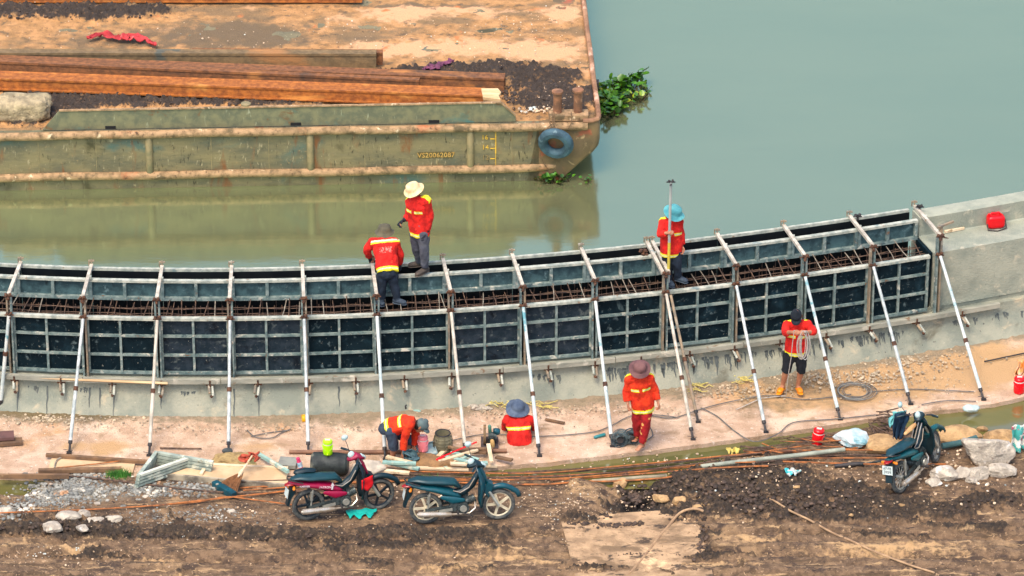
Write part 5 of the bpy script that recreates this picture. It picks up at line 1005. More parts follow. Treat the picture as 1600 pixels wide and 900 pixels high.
rb = [((0, 745), (120, 748), (240, 762), (340, 772), (430, 773), (560, 764)), ((0, 806), (150, 800), (300, 790), (352, 781), (400, 786), (470, 795)), ((240, 796), (330, 786), (420, 776), (470, 770)),
      ((378, 760), (440, 757), (620, 752), (840, 752), (1000, 742), (1120, 726)), ((375, 766), (520, 758), (700, 752), (900, 746), (1080, 733)), ((380, 771), (600, 757), (860, 752), (1060, 737), (1180, 726)),
      ((560, 748), (760, 745), (900, 742), (1060, 728), (1190, 713)), ((600, 742), (820, 746), (960, 736), (1120, 720)), ((640, 755), (850, 761), (950, 758), (1050, 748)), ((820, 742), (1000, 731), (1120, 721), (1220, 706)),
      ((860, 756), (980, 749), (1100, 737), (1200, 734)), ((1120, 720), (1250, 710), (1400, 710), (1470, 708)), ((1180, 726), (1300, 716), (1400, 715), (1480, 712)), ((1130, 726), (1260, 721), (1390, 720)), ((1200, 726), (1320, 730), (1400, 731), (1478, 731)), ((1100, 740), (1160, 737), (1240, 730)), ((1180, 708), (1280, 710), (1390, 695), (1440, 686)), ((1150, 716), (1215, 707), (1265, 700))]
nm = ['reaching from the left edge past the gravel', 'curving upward over the mud at the lower left', 'short one under the curved bar', 'behind the seat of the magenta motorbike', 'just below the tan board', 'passing under both parked motorbikes', 'in front of the timber scraps', 'highest beside the timber scraps', 'lowest behind the teal motorbike', 'crossing above the channel water', 'leading to the back of the pit', 'running straight to the green motorbike', 'second one running to the green motorbike', 'thin one left of the number plate', 'lowest one under the green motorbike', 'short one by the grey pipe', 'slanting up to the left of the green motorbike', 'short one below the red jug']
for i, p in enumerate(rb): line('rebar', 'rusty reinforcing bar ' + nm[i], ORB if i % 3 else BAR, p, .011 if i % 2 else .014, 'rebar', 'loose reinforcing bars along the bank', lift=.04 + .012 * (i % 4), seg=6)
rr = random.Random(21)
t = thing('rebar_tangle', 'dark rusty rebar tangle left of the green motorbike', 'rebar', GP(1385, 690))
for i in range(26):
    x0, y0 = rr.uniform(1355, 1385), rr.uniform(655, 684); m = MB(); a = GP(x0, y0, rr.uniform(.08, .2)); b = GP(x0 + rr.uniform(15, 45), y0 + rr.uniform(-14, 34), rr.uniform(.03, .12)); m.tube([a, a.lerp(b, .5) + Vector((0, 0, rr.uniform(-.02, .05))), b], .011, 5); m.build('bar', BAR, t)
t = thing('rebar_offcuts', 'rusty rebar offcuts heaped under the red jug', 'rebar', GP(1240, 700))
for i in range(34):
    x0, y0 = rr.uniform(1150, 1300), 0; y0 = 706 - (x0 - 1150) * .10 + rr.uniform(-6, 10); m = MB(); L = rr.uniform(20, 60); a = GP(x0, y0, rr.uniform(.04, .14)); b = GP(x0 + L, y0 + rr.uniform(-8, 8), rr.uniform(.03, .1)); m.tube([a, b], .009, 5); m.build('bar', BAR if i % 3 else ORB, t)
line('pipe', 'pale grey pipe lying over the rebar toward the painted slab', M('grey_pipe', S(158, 160, 140), S(130, 134, 118), scale=5, rough=.6), [(1095, 729, .10), (1160, 721, .11), (1240, 712, .12), (1320, 702, .13)], .036, 'pipe', seg=10)
line('pipe', 'dark short pipe left of the number plate', IRON, [(1304, 732), (1350, 729)], .035, 'pipe', seg=10, lift=.04)
line('pipe', 'grey-green thin pipe ending at the number plate', ENG, [(1345, 729), (1388, 722)], .016, 'pipe', seg=8, lift=.04)
line('pipe', 'dark teal pipe between the green motorbike and the tan rock', M('teal_pipe', S(66, 100, 98), S(50, 80, 80), scale=6), [(1472, 697, .1), (1500, 692, .1), (1526, 684, .12)], .05, 'pipe', seg=10)
HOS = M('tan_hose', S(176, 142, 104), S(146, 116, 86), scale=8, rough=.7)
line('hose', 'tan hose curving from the clods down across the road plate', HOS, [(1099, 803), (1083, 799), (1062, 806), (1045, 826), (1028, 846), (1008, 872), (985, 900)], .020, 'hose', lift=.05, seg=8)
line('hose', 'long tan hose running to the lower right picture edge', HOS, [(1203, 782), (1240, 806), (1300, 838), (1360, 862), (1420, 885), (1460, 898)], .016, 'hose', lift=.03, seg=8)
line('pipe', 'rusty brown pipe lying on the apron behind the bending worker', M('brown_pipe', S(132, 96, 72), S(108, 76, 60), scale=5), [(452, 706, .04), (600, 706, .04), (792, 704, .04)], .032, 'pipe', seg=10)
line('batten', 'long tan batten resting along the tie clamps at the left', M('tan_batten', S(206, 176, 132), S(180, 148, 108), scale=4, stretch=(.3, 2, 1)), [(-40, 582, .58), (60, 590, .58), (160, 595, .58), (262, 599, .58)], .024, 'batten', seg=4)
WIR = M('grey_cable', S(112, 108, 100), S(84, 82, 80), scale=10)
cab = [('grey cable running from the saw past the sitting worker', [(690, 692), (760, 678), (830, 682), (920, 676), (955, 665), (985, 650), (1020, 648), (1060, 652)]), ('grey cable looping across the apron to the second prop pair', [(1095, 637), (1120, 650), (1150, 675), (1180, 690), (1215, 678), (1240, 660), (1300, 655), (1370, 648)]),
       ('grey cable stretched between prop feet in the middle', [(1010, 648), (1050, 653), (1090, 641), (1130, 630), (1200, 618), (1260, 624), (1330, 616)]), ('thin grey wire from the coil toward the right prop', [(1360, 612), (1420, 608), (1480, 610), (1522, 612)]),
       ('thin dark wire on the slab right of the coil', [(1440, 632), (1480, 626), (1525, 627)]), ('short curled wire on the slab left of the yellow cap', [(392, 682), (420, 676), (452, 672)]), ('hooked wire on the slab behind the broom', [(386, 672), (400, 683), (425, 684), (440, 676), (455, 670)]), ('thin wire between the walking worker and the coils', [(1016, 668), (1020, 680), (1010, 688)])]
for l, p in cab: line('cable', l, WIR, [(a, b, .03) for a, b in p], .009, 'cable', 'cables lying on the apron', seg=5)
line('rod', 'thin dark rod lying on the slab at the right edge', IRON, [(1538, 565, .04), (1600, 552, .04), (1640, 545, .04)], .012, 'rod')
line('rod', 'short thin rod lying above the steel brackets', BAR, [(250, 700, .03), (315, 701, .03)], .012, 'rod')
t = thing('wire_coil', 'flat coil of grey wire lying on the apron beside a prop', 'wire coil', PZ(1336, 612))
for i in range(10):
    c = PZ(1336 + rr.uniform(-4, 4), 611 + rr.uniform(-1.5, 1.5), .03 + i * .004); R_ = rr.uniform(.20, .33); m = MB(); ph = rr.random() * 6
    m.tube([c + Vector((math.cos(a) * R_, math.sin(a) * R_ * .95, .008 * math.sin(a * 2 + ph))) for a in np.linspace(0, 2 * math.pi, 31)[:-1]], .0055, 5, closed=True); m.build('loop', WIR if i % 2 else M('wire_light', S(150, 150, 142), S(120, 122, 118), scale=9) if i == 0 else bpy.data.materials['wire_light'] if i % 4 == 0 else WIR, t)
for nm_, cx, cyy, lab in (('cable_reel', 969, 684, 'left tangled cable coil standing at the foot of a prop'), ('cable_reel', 987, 682, 'right tangled cable coil beside the bare feet of the walking worker')):
    t = thing(nm_, lab, 'cable coil', PZ(cx, cyy + 8)); c = PZ(cx, cyy, .13)
    m = MB()
    for i in range(22):
        ax_ = Vector((rr.uniform(-.5, .5), 1, rr.uniform(-.3, .6))); m.torus(c + Vector((rr.uniform(-.03, .03), rr.uniform(-.08, .06), rr.uniform(-.02, .02))), rr.uniform(.05, .14), .0055, ax_, 22, 4)
    m.build('windings', M('dark_cable', S(92, 108, 108), S(44, 56, 62), scale=9), t); m = MB(); m.tube([c + Vector((0, -.1, 0)), c + Vector((0, .08, 0))], .045, 12); m.build('hub', IRON, t)
m = MB(); m.tube([PZ(930, 683, .03), PZ(944, 679, .04)], .026, 10, round_=True); tag(m.build('torch_handle', M('teal_handle', S(46, 124, 126), rough=.4)), 'teal tool handle lying left of the cable coils', 'tool')
YR = M('yellow_tape_rope', S(214, 196, 104), S(186, 166, 92), scale=9, rough=.6)
for lab, cx, cyy, z_, nn_, sp in (('tangled yellow strap strands left of the sitting worker', 782, 631, .05, 7, 16), ('tangled yellow strap strands right of the sitting worker', 848, 632, .05, 8, 16), ('yellow strap strands lying beside the doubled props', 1097, 603, .05, 8, 14), ('small yellow rope bundle at the wall foot', 1160, 592, .06, 9, 9)):
    t = thing('strap_tangle', lab, 'strap', PZ(cx, cyy, z_), 'yellow strap tangles')
    for i in range(nn_):
        x0, y0 = cx + rr.uniform(-sp, sp), cyy + rr.uniform(-5, 6); m = MB(); P = [PZ(x0 + dx_, y0 + rr.uniform(-4, 4), z_ + rr.uniform(0, .05)) for dx_ in (-10, -4, 3, 10)]; m.tube(P, .007, 5); m.build('strand', YR, t)
for lab, x, y, z_ in (('pale concrete flakes broken out of the wall foot', 742, 633, .05), ):
    for i in range(7): m = MB(); m.rock(PZ(735 + i * 5, 630 + (i % 3) * 4, .05), (.06 + .02 * (i % 3), .05, .03), i + 200, 2); tag(m.build('concrete_flake', LUMP), f'{ORD[i]} from the left among the concrete flakes at the wall foot behind the props', 'concrete flake', 'concrete flakes at the wall foot')
# water jugs
def jug(lab, base, mat, lidm, bandm, h=.25, r=.085, tilt=(0, 0)):
    t = thing('water_jug', lab, 'water jug', base); R = Matrix.Rotation(tilt[0], 3, 'X') @ Matrix.Rotation(tilt[1], 3, 'Y'); b = Vector(base)
    m = MB(); m.lathe([(r * .86, 0), (r * .96, .01), (r, .03), (r, h * .70), (r * .95, h * .74)], b, R, 24); m.build('body', mat, t)
    m = MB(); m.lathe([(r * .97, h * .745), (r * .97, h * .81)], b, R, 24); m.build('band', bandm, t)
    m = MB(); m.lathe([(r * .98, h * .815), (r * .98, h * .95), (r * .85, h), (r * .3, h * 1.01)], b, R, 24); li = m.build('lid', lidm, t); m = MB(); m.beam(b + R @ Vector((-.04, 0, h * 1.04)), b + R @ Vector((.04, 0, h * 1.04)), .025, .02); m.build('lid_handle', bandm, li, False)
    m = MB(); m.tube([b + R @ Vector((r * math.cos(a) * 1.05, r * .8 * -abs(math.sin(a)) - .01, h * .72 - .09 * math.sin(a))) for a in np.linspace(0, math.pi, 9)], .006, 5); m.build('carry_handle', mat, t)
    m = MB(); m.tube([b + R @ Vector((0, -r * .9, .05)), b + R @ Vector((0, -r - .03, .045))], .014, 8, round_=True); m.build('tap', lidm, t); return t
REDP = M('red_plastic', S(226, 10, 24), S(206, 6, 18), scale=4, rough=.3); LIME = M('lime_plastic', S(178, 232, 10), S(160, 214, 6), scale=4, rough=.3); PNK = M('pink_plastic', S(240, 138, 140), S(226, 120, 124), scale=4, rough=.35); WHP = M('pale_plastic', S(230, 214, 200), rough=.4)
g = GP(1276, 694, .0); jug('red water jug with pale band standing on the rebar offcuts', g, REDP, REDP, WHP, .27, .088, (0, .12))
g = PZ(1592, 613, .0); jug('red water jug with pale band at the right edge of the apron', g, REDP, REDP, WHP, .27, .088)
# drum with lime jug
DRM = M('dirty_black_drum', S(50, 56, 52), S(24, 30, 30), scale=5, rough=.6, bump=.3, spots=[(S(110, 108, 92), 3, .54, .66)])
c = GP(516, 742); c.z += .20; m = MB(); m.tube([c + Vector((-.29, .03, 0)), c + Vector((-.26, .027, 0)), c + Vector((-.1, .01, 0)), c + Vector((.1, -.01, 0)), c + Vector((.25, -.027, 0)), c + Vector((.28, -.03, 0))], [.13, .165, .178, .178, .165, .13], 24); m.tube([c + Vector((-.10, .01, 0)), c + Vector((-.08, .008, 0))], .184, 24)
tag(m.build('drum', DRM), 'dirty black drum lying on its side behind the magenta motorbike', 'drum')
jug('lime green water jug standing on the black drum', c + Vector((-.03, 0, .172)), LIME, LIME, WHP, .24, .075)
c = GP(472, 737); t = thing('bottle', 'pink bottle with blue label leaning behind the magenta motorbike', 'bottle', c); R_ = Matrix.Rotation(-.25, 3, 'Y'); m = MB(); m.lathe([(.034, 0), (.036, .03), (.036, .09)], c, R_, 14); m.build('body', PNK if 0 else M('magenta_plastic', S(206, 60, 100), rough=.3), t); m = MB(); m.lathe([(.037, .09), (.037, .18)], c, R_, 14); m.build('sleeve', M('blue_label', S(60, 150, 190), S(200, 210, 214), scale=16), t); m = MB(); m.lathe([(.036, .18), (.030, .21), (.030, .25), (.01, .255)], c, R_, 14); m.build('cap', bpy.data.materials['magenta_plastic'], t)
# tray, pink jug, ribbed basket
c = GP(661, 712, .07); t = thing('metal_tray', 'pale rust-spotted metal tray holding the pink jug', 'tray', c); R_ = Matrix.Rotation(.2, 3, 'Z') @ Matrix.Rotation(-.10, 3, 'Y') @ Matrix.Rotation(.14, 3, 'X'); TRM = M('flaking_tray', S(176, 186, 178), S(120, 146, 150), scale=6, rough=.6, spots=[(S(84, 90, 84), 7, .58, .66)])
m = MB(); m.box(c, (.40, .30, .02), R_); m.build('tray_base', TRM, t, False); m = MB()
for a, b_ in (((0, -.15, .02), (.40, .012, .05)), ((0, .15, .02), (.40, .012, .05)), ((-.2, 0, .02), (.012, .29, .05)), ((.2, 0, .02), (.012, .29, .05))): m.box(c + R_ @ Vector(a), b_, R_)
m.build('tray_rim', TRM, t, False)
jug('pink water jug standing on the metal tray', c + Vector((.0, -.0, .02)), PNK, PNK, WHP, .26, .080)
c = PZ(692, 706, .0); t = thing('ribbed_basket', 'grey-brown ribbed basket standing behind the metal tray', 'basket', c); BSK = M('cement_caked_basket', S(128, 120, 92), S(96, 92, 72), scale=6, rough=.85, bump=.3); m = MB()
prof = [(.10, 0), (.125, .02)] + [(.135 + .010 * (k % 2) - .0006 * (k - 5) ** 2, .03 + k * .026) for k in range(11)] + [(.118, .33), (.108, .33), (.105, .08), (.0, .07)]
m.lathe(prof, c, None, 28); m.build('wall', BSK, t); m = MB(); m.torus(c + Vector((0, 0, .335)), .115, .010, (0, 0, 1), 28, 6); m.build('rim', IRON, t)
for k in range(8):
    m = MB(); q = k * math.pi / 4 + .2; m.tube([c + Vector((math.cos(q) * r_, math.sin(q) * r_, z)) for r_, z in ((.13, .01), (.150, .10), (.150, .22), (.125, .32))], .006, 4); m.build('stave', BSK, t)
# cutting machine
c = PZ(765, 700, .0); t = thing('cutting_machine', 'small brown bench cutting machine beside the sitting worker', 'machine', c); BRN = M('brown_cast_iron', S(128, 100, 64), S(92, 72, 50), scale=8, rough=.7, bump=.3)
m = MB(); m.box(c + Vector((0, .08, .03)), (.27, .36, .06)); m.build('base_plate', M('dark_base', S(80, 68, 66), S(64, 54, 54)), t, False)
m = MB(); m.lathe([(.02, -.02), (.155, -.02), (.155, .02), (.02, .02)], c + Vector((-.075, .07, .20)), Matrix.Rotation(math.pi / 2, 3, 'Y'), 28); m.build('flywheel', BRN, t)
m = MB(); m.tube([c + Vector((-.02, .06, .17)), c + Vector((.11, .06, .17))], .075, 16); m.tube([c + Vector((.03, -.02, .10)), c + Vector((.03, -.02, .22))], .04, 10); m.box(c + Vector((.03, .05, .09)), (.10, .2, .10)); m.build('motor', ENG, t)
m = MB(); m.tube([c + Vector((.05, -.06, .06)), c + Vector((.04, -.07, .16))], .035, 10, round_=True); m.build('gear_case', M('tan_casting', S(196, 158, 96), S(160, 124, 76), scale=10), t)
m = MB(); m.tube([c + Vector((.01, .09, .20)), c + Vector((.0, .05, .36))], .028, 8, round_=True); m.build('lever', M('green_lever', S(84, 128, 108), rough=.5), t); m = MB(); m.rock(c + Vector((.11, .05, .27)), .055, 3, 3, rough=.15); m.build('switch_box', TEP, t)
# hard-hat shaped yellow cap
c = PZ(477, 654, .06); m = MB(); m.tube([c + Vector((-.055, 0, 0)), c + Vector((.055, .02, 0))], .062, 16); tag(m.build('cap', M('yellow_plastic', S(236, 176, 10), S(206, 150, 10), scale=5, rough=.4)), 'round yellow plastic end cap on the slab behind a prop', 'cap')
# timber
def plank(lab, a, b, w_, h_, mat, cat='plank', grp='loose timber on the bank', nm_='plank'):
    m = MB(); m.beam(a, b, w_, h_); return tag(m.build(nm_, mat, smooth=False), lab, cat, grp)
WD1 = M('pale_timber', S(226, 202, 166), S(200, 172, 134), scale=4, rough=.85, stretch=(1, 1, 1), spots=[(S(160, 130, 96), 5, .6, .7)]); WD2 = M('green_painted_timber', S(150, 180, 164), S(120, 154, 144), scale=4, rough=.8, spots=[(S(206, 198, 172), 4, .55, .66)]); WD3 = M('brown_timber', S(130, 98, 68), S(96, 74, 56), scale=5, rough=.9, spots=[(S(170, 136, 100), 4, .58, .7)]); WD4 = M('plywood_tan', S(206, 176, 136), S(184, 152, 114), scale=2.6, rough=.85, spots=[(S(186, 150, 110), 3, .6, .7)])
plank('long thin plank at the top of the left shallow timber frame', PZ(72, 711, .07), PZ(262, 724, .07), .06, .05, WD3)
plank('long thin plank at the bottom of the left shallow timber frame', PZ(60, 736, .06), PZ(190, 733, .06), .07, .06, WD3)
plank('crooked thin bar beside the left shallow timber frame', PZ(0, 744, .10), PZ(108, 744, .10), .05, .07, WD3)
plank('tan inner sheet of the left shallow frame', PZ(78, 725, .03), PZ(210, 729, .03), .40, .015, WD4)
line('bent_rod', 'bent tan rod lying inside the left shallow frame', BAR2, [(85, 731, .06), (90, 718, .06), (110, 712, .06), (160, 716, .06), (200, 721, .06)], .012, 'rod')
line('bent_rod', 'rusty straight rod inside the left shallow frame', ORB, [(88, 731, .07), (140, 726, .07), (205, 718, .07)], .010, 'rod')
plank('long plank with dark end joining the brackets and the tan board', PZ(262, 724, .09), PZ(450, 733, .09), .06, .06, WD1)
m = MB(); m.prism([PZ(240, 738, .10), PZ(450, 756, .10), PZ(450, 734, .10), PZ(300, 722, .10)], (0, 0, -.03)); tag(m.build('plywood_board', WD4, smooth=False), 'large tan plywood board lying beside the broom', 'board')
plank('dark edged rail under the front edge of the tan board', PZ(245, 743, .06), PZ(455, 761, .06), .04, .09, M('weathered_edge', S(170, 156, 130), S(96, 88, 76), scale=4))
plank('small upright cleat on the tan board', PZ(314, 741, .12), PZ(320, 731, .13), .05, .03, WD1)
# stacked angle brackets
BRK = M('chalky_green_bracket', S(164, 172, 154), S(120, 132, 122), scale=8, rough=.75, spots=[(S(206, 206, 182), 4, .56, .66), (S(120, 110, 84), 6, .62, .7)]); BRKT = M('bracket_edge', S(206, 204, 184), S(180, 184, 164), scale=5)
for k in range(4):
    z = .08 + k * .058; q = (3 - k) * 1.2; t = thing('steel_bracket', f'{["lowest", "second lowest", "second highest", "topmost"][k]} V-shaped green bracket in the stack left of the broom', 'bracket', PZ(215, 750, z), 'stack of V-shaped brackets')
    p = [PZ(x - q, y, .26) for x, y in ((245, 706), (216, 744), (293, 716), (333, 722))]; p = [Vector((v.x, v.y, z)) for v in p]
    m = MB(); m.beam(p[0], p[1] , .06, .046); m.build('arm', BRK, t, False); m = MB(); m.beam(p[0] + Vector((.03, -.03, .002)), p[3], .06, .043); m.build('arm', BRK, t, False); m = MB(); m.beam(p[1] + Vector((.02, .03, .004)), p[2] , .055, .040); m.build('cross_arm', BRK if k < 3 else BRKT, t, False)
# sacking heap, slabs
rockat('straw_heap', 'low heap of tan straw and earth behind the broom', M('straw', S(176, 148, 96), S(140, 116, 76), scale=14, rough=.95, bump=.8, spots=[(S(96, 104, 66), 3, .58, .7)]), 366, 722, (.36, .20, .10), 300, cat='heap', dz=.2)
rockat('stone', 'dark flat stone on the straw heap', M('dark_stone', S(72, 78, 76), S(56, 60, 60), scale=4), 354, 714, (.09, .06, .05), 301, dz=2.2, sub=3)
# broom
t = thing('broom', 'upturned palm-fibre broom with brown bristles leaning by the tan board', 'broom', GP(352, 768)); a = GP(392, 742, .30); top = PZ(394, 712, .38)
m = MB(); m.tube([PZ(372, 745, .25), top], .014, 8); m.build('handle', WD1, t); BRS = M('broom_fibre', S(160, 112, 72), S(128, 88, 58), scale=20, rough=.9)
m = MB()
for i in range(150):
    f = rr.uniform(-1, 1); e = PZ(353 + f * 17, 766 + f * 5 + rr.uniform(-2, 2), .06); s_ = PZ(378 + f * 2.5, 738, .27); m.tube([s_, s_.lerp(e, .5) + Vector((rr.uniform(-.01, .01), 0, rr.uniform(-.01, .02))), e], .004, 3)
o = m.build('bristles', BRS, t); m = MB(); m.tube([PZ(374, 742, .26), PZ(379, 735, .29)], .03, 8); m.build('binding', WD1, t)
m = MB(); m.beam(PZ(335, 755, .08), PZ(366, 774, .08), .10, .09); tag(m.build('foam_strip', TEP, smooth=False), 'dark teal strip lying under the broom bristles', 'strip')
drape('cloth', 'rust-red cloth bundle hung on the broom handle', cloth('rust_red_cloth', S(186, 84, 58), S(156, 66, 48)), top + Vector((-.05, .02, .03)), (1, .2, .1), (.25, -.15, -.6), .30, .16, 12, wob=.10)
plank('pale green batten leaning behind the magenta motorbike', PZ(405, 710, .09), PZ(450, 737, .22), .05, .05, WD2)
plank('grey board lying left of the pink bottle', PZ(436, 722, .06), PZ(464, 724, .06), .26, .06, M('grey_board', S(140, 140, 128), S(108, 108, 102), scale=5), cat='board')
m = MB(); c = GP(575, 742, .12); m.rock(c, (.26, .16, .10), 310, 4, rough=.15); tag(m.build('cement_sack', M('pale_sack', S(196, 180, 158), S(160, 150, 134), scale=5, rough=.9, bump=.5)), 'pale cement-crusted sack between the magenta motorbike and the bending worker', 'sack')
pk = [((560, 740), (640, 748), WD1, 'pale plank lowest between the two motorbikes'), ((600, 733), (655, 744), WD2, 'green plank beside the feet of the bending worker'), ((604, 728), (645, 738), WD1, 'short pale plank pointing at the tray'), ((598, 739), (650, 741), WD2, 'greenish plank under the short pale plank')]
for i, (a, b, mt, l) in enumerate(pk): plank(l, GP(*a, .10 + .03 * i), GP(*b, .10 + .03 * i), .07, .035, mt)
pk = [((681, 723), (701, 706), WD1), ((683, 726), (712, 733), WD1), ((697, 724), (740, 738), WD2), ((705, 718), (748, 728), WD2), ((686, 735), (746, 716), WD1), ((704, 740), (776, 736), WD1), ((690, 738), (735, 722), WD2), ((722, 734), (762, 738), WD2), ((640, 741), (732, 743), WD1), ((763, 706), (768, 735), WD1), ((700, 712), (760, 716), WD3), ((706, 719), (770, 712), WD3), ((775, 720), (800, 734), WD3)]
dsc = ['upright cream', 'crossing cream', 'wide green', 'rear green', 'long slanting cream', 'lowest cream', 'narrow slanting green', 'short green', 'long pale pink-edged', 'steep white', 'flat brown', 'upper brown', 'brown right-hand']
for i, (a, b, mt) in enumerate(pk): plank(dsc[i] + ' scrap timber in the pile behind the teal motorbike', GP(*a, .07 + .022 * (i % 6)), GP(*b, .09 + .02 * ((i * 2) % 5)), rr.uniform(.045, .075), .03, mt)
m = MB(); m.tube([GP(683, 733, .17), GP(694, 730, .20)], .020, 8, round_=True); m.tube([GP(694, 730, .20), GP(745, 717, .3)], .012, 6); tag(m.build('hand_tool', REDP), 'red-handled hand tool on the scrap timber pile', 'tool')
rockat('earth_heap', 'low brown earth heap between tray and timber scraps', M('brown_earth', S(150, 112, 72), S(120, 92, 62), scale=8, rough=.95, bump=.8), 672, 728, (.50, .24, .14), 320, cat='heap', dz=.1)
drape('work_cloth', 'grey-blue wet cloth bundle at the feet of the bending worker', cloth('grey_blue_cloth', S(72, 100, 104), S(50, 72, 80)), GP(642, 726, .26), (1, .1, 0), (0, -.35, -.6), .28, .22, 15, wob=.10)
plank('upper dark red plank stacked at the left edge of the apron', PZ(-40, 684, .12), PZ(22, 680, .12), .22, .05, M('dark_red_plank', S(104, 72, 66), S(84, 60, 56), scale=4)); plank('lower brown plank stacked at the left edge of the apron', PZ(-40, 695, .05), PZ(35, 689, .05), .16, .05, WD3)
plank('pale plank bridging the back of the muddy pit', PZ(925, 752, .0), PZ(1042, 743, .0), .06, .03, M('grey_tan_plank', S(166, 156, 128), S(140, 130, 106)))
plank('short tan lath lying on the apron right of the sitting worker', PZ(852, 655, .03), PZ(882, 661, .03), .05, .02, WD3)
for i, (a, b) in enumerate((((1474, 358), (1500, 354)), ((1476, 362), (1506, 356)))): plank(['upper', 'lower'][i] + ' pale timber offcut on the finished wall ledge', PZ(*a, ZT + .03), PZ(*b, ZT + .03), .045, .04, WD1)
line('rod', 'thin rusty rod on the finished wall ledge', BAR, [(1468, 370, ZT + .012), (1482, 372, ZT + .012)], .008, 'rod')
# fuel can
c = PZ(1555, 355, ZT); t = thing('fuel_can', 'bright red plastic can with dark strap on the finished wall ledge', 'can', c); Rz_ = Matrix.Rotation(.18, 3, 'Z')
m = MB(); vs0, fs0 = _ico[4]
def bc(v): k = 1 / (abs(v.x) ** 5 + abs(v.y) ** 5 + abs(v.z) ** 5) ** .2; q = v * k; return c + Rz_ @ Vector((q.x * .145, q.y * .09, q.z * .11 + .115))
m.add([bc(v) for v in vs0], fs0); m.build('body', REDP, t, sharp=80); m = MB(); m.tube([c + Rz_ @ Vector(v) for v in ((-.10, 0, .22), (-.07, 0, .26), (.05, 0, .265), (.09, 0, .225))], .014, 8); m.build('handle', REDP, t)
m = MB(); m.tube([c + Rz_ @ Vector(v) for v in ((-.10, 0, .215), (-.12, 0, .245))], .022, 10); m.build('filler_cap', REDP, t); m = MB(); m.tube([c + Rz_ @ Vector(v) for v in ((-.15, -.06, .10), (-.15, -.12, .02), (0, -.16, .012), (.16, -.10, .02), (.16, 0, .12), (.13, .02, .2))], .010, 6); m.build('strap', IRON, t)
# bags and litter
rockat('plastic_bag', 'crumpled pale plastic bag floating in the channel at the right', M('clear_bag', S(196, 204, 196), S(160, 176, 170), scale=9, rough=.3), 1517, 650, (.13, .07, .06), 400, cat='bag', dz=2.2, sub=3)
t = drape('woven_sack', 'colourful patterned sack at the right edge by the tan rocks', M('patterned_sack', S(214, 204, 190), S(60, 150, 140), scale=7, rough=.6, lo=.46, hi=.54, spots=[(S(190, 60, 90), 5, .6, .63)]), GP(1597, 704, .46), (1, .2, 0), (-.1, -.2, -1), .36, .42, 21, 'sack')
drape('plastic_bag', 'small orange and white bag at the right edge of the apron', M('orange_bag', S(224, 146, 60), S(206, 190, 170), scale=6, rough=.5), PZ(1598, 563, .25), (1, 0, 0), (-.1, -.1, -1), .16, .26, 23, 'bag')
drape('plastic_sheet', 'bright turquoise plastic scrap under the magenta motorbike', M('turquoise_plastic', S(20, 176, 156), S(14, 150, 136), scale=6, rough=.5), GP(566, 800, .05), (1, .12, 0), (0, -1, -.02), .48, .20, 25, 'plastic', wob=.035)
drape('plastic_scrap', 'torn teal and white plastic litter on the dark clods', M('teal_litter', S(60, 176, 178), S(200, 196, 184), scale=9, lo=.48, hi=.52, rough=.5), GP(1236, 740, .08), (1, -.2, 0), (0, -1, -.1), .24, .12, 27, 'litter', wob=.06)
drape('plastic_scrap', 'yellow crumpled litter at the channel edge', M('yellow_litter', S(206, 186, 90), S(176, 152, 76), scale=9, rough=.6), GP(1146, 706, .07), (1, 0, 0), (0, -1, -.5), .20, .07, 28, 'litter', wob=.05)
rockat('rag', 'small tan rag on the apron by the wall foot at left of a prop', WD1, 425, 648, (.07, .05, .03), 402, cat='rag', dz=1, sub=2); rockat('rag', 'flat pale green scrap on the rubble behind the bending worker', WD2, 651, 645, (.08, .05, .02), 403, cat='scrap', dz=1.5, sub=2)
m = MB(); m.rock(PZ(634, 639, .04), (.035, .03, .07), 405, 3); m.rock(PZ(634, 641, .015), (.13, .05, .015), 406, 3); tag(m.build('tar_lump', IRON), 'black tar lump at the wall foot behind the bending worker', 'lump')
m = MB(); kp = PY(1015, 390, WP(1.0, .6, 0).y); p_ = WP(xof(1005, .60, ZR), .60, ZR + .06); knob(m, p_, .05); knob(m, p_ + Vector((.02, 0, -.09)), .045); tag(m.build('scaffold_coupler', RUST), 'rusty coupler hanging on the parapet form left of the pole worker', 'coupler')
for l, x, y in (('small dark clamp on the river rim left of the last brace', 1340, 338), ('small dark clamp on the river rim near the right end', 1437, 323)): m = MB(); knob(m, PZ(x, y, ZR + .1), .04); tag(m.build('rim_clamp', IRON), l, 'clamp')
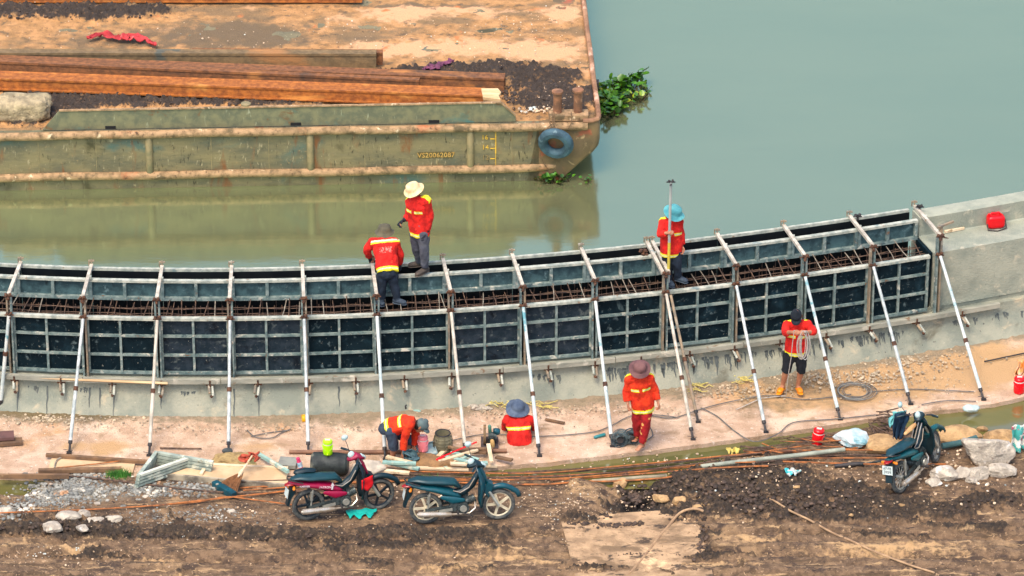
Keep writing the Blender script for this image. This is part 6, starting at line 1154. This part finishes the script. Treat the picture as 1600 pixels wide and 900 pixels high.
# vegetation
LEAF = M('hyacinth_leaf', S(74, 120, 26), S(40, 84, 28), scale=8, rough=.4, island=.45, spots=[(S(150, 160, 30), 3, .56, .66), (S(60, 44, 22), 4, .6, .68)])
def leaf(m, p, d, L, W_, droop=.2):
    d = Vector(d).normalized(); s_ = d.cross(Vector((0, 0, 1))); s_ = s_.normalized() if s_.length > .1 else Vector((1, 0, 0)); up_ = s_.cross(d); vs = [p]
    for k in range(9):
        a = -math.pi + 2 * math.pi * (k + .5) / 9; q = p + d * L * (.5 - .5 * math.cos(a) * -1 if 0 else .5 + .5 * math.cos(a)) + s_ * W_ * math.sin(a) * .5 + up_ * .15 * L * abs(math.sin(a)); vs.append(q)
    c_ = p + d * L * .5; m.add([c_] + vs[1:], [(0, k, k % 9 + 1) for k in range(1, 10)])
def hyacinth(lab, clusters, z):
    t = thing('water_hyacinth', lab, 'water plant', PZ(clusters[0][0], clusters[0][1], z)); m = MB(); st_ = MB()
    for cx, cyy, rx, ry, n_, sz in clusters:
        for i in range(n_):
            a = rr.uniform(0, 6.28); r_ = rr.random() ** .6; p = PZ(cx + rx * r_ * math.cos(a), cyy + ry * r_ * math.sin(a), z); h = rr.uniform(.04, .22) * sz; q = p + Vector((rr.uniform(-.08, .08), rr.uniform(-.08, .08), h)); st_.tube([p, q], .008, 4); dd = Vector((rr.uniform(-1, 1), rr.uniform(-1, .6), rr.uniform(-.1, .9))); leaf(m, q, dd, rr.uniform(.08, .15) * sz, rr.uniform(.08, .14) * sz)
    o = m.build('leaves', LEAF, t, sharp=180); st_.build('stems', M('hyacinth_stem', S(60, 74, 30), S(70, 46, 26), scale=6) if 'hyacinth_stem' not in bpy.data.materials else bpy.data.materials['hyacinth_stem'], t)
hyacinth('large clump of green water hyacinth floating beside the barge bow', [(954, 160, 18, 22, 150, 1.0), (974, 144, 16, 10, 60, 1.05), (998, 136, 12, 8, 22, 1.2), (996, 158, 14, 5, 22, .8), (950, 178, 12, 10, 36, .8), (966, 170, 10, 10, 26, 1.1), (1012, 146, 6, 4, 6, .8)], ZW)
hyacinth('small clump of green water hyacinth floating under the bow rake', [(865, 282, 24, 6, 60, .7), (848, 284, 8, 3, 12, .6), (862, 272, 8, 8, 20, .7)], ZW)
hyacinth('tiny sprig of water hyacinth floating right of the bow', [(917, 284, 6, 3, 10, .5)], ZW)
GRS = M('green_grass_blade', S(70, 130, 40), S(50, 100, 34), scale=6, rough=.7, island=.3)
def tuft(lab, cx, cyy, rx, ry, n_, h):
    m = MB()
    for i in range(n_):
        p = GP(cx + rr.gauss(0, .5) * rx, cyy + rr.gauss(0, .5) * ry); e = p + Vector((rr.uniform(-.07, .07), rr.uniform(-.07, .07), h * rr.uniform(.5, 1))); w__ = Vector((.005, 0, 0)); m.add([p - w__, p + w__, e], [(0, 1, 2)])
    return tag(m.build('grass', GRS, smooth=False), lab, 'grass', kind='stuff')
tuft('green grass tuft at the end of the left timber frame', 186, 744, 18, 5, 500, .12); tuft('green weeds between the two parked motorbikes', 668, 757, 24, 7, 700, .10); tuft('thin green weeds near the grey board', 440, 730, 14, 4, 120, .06)
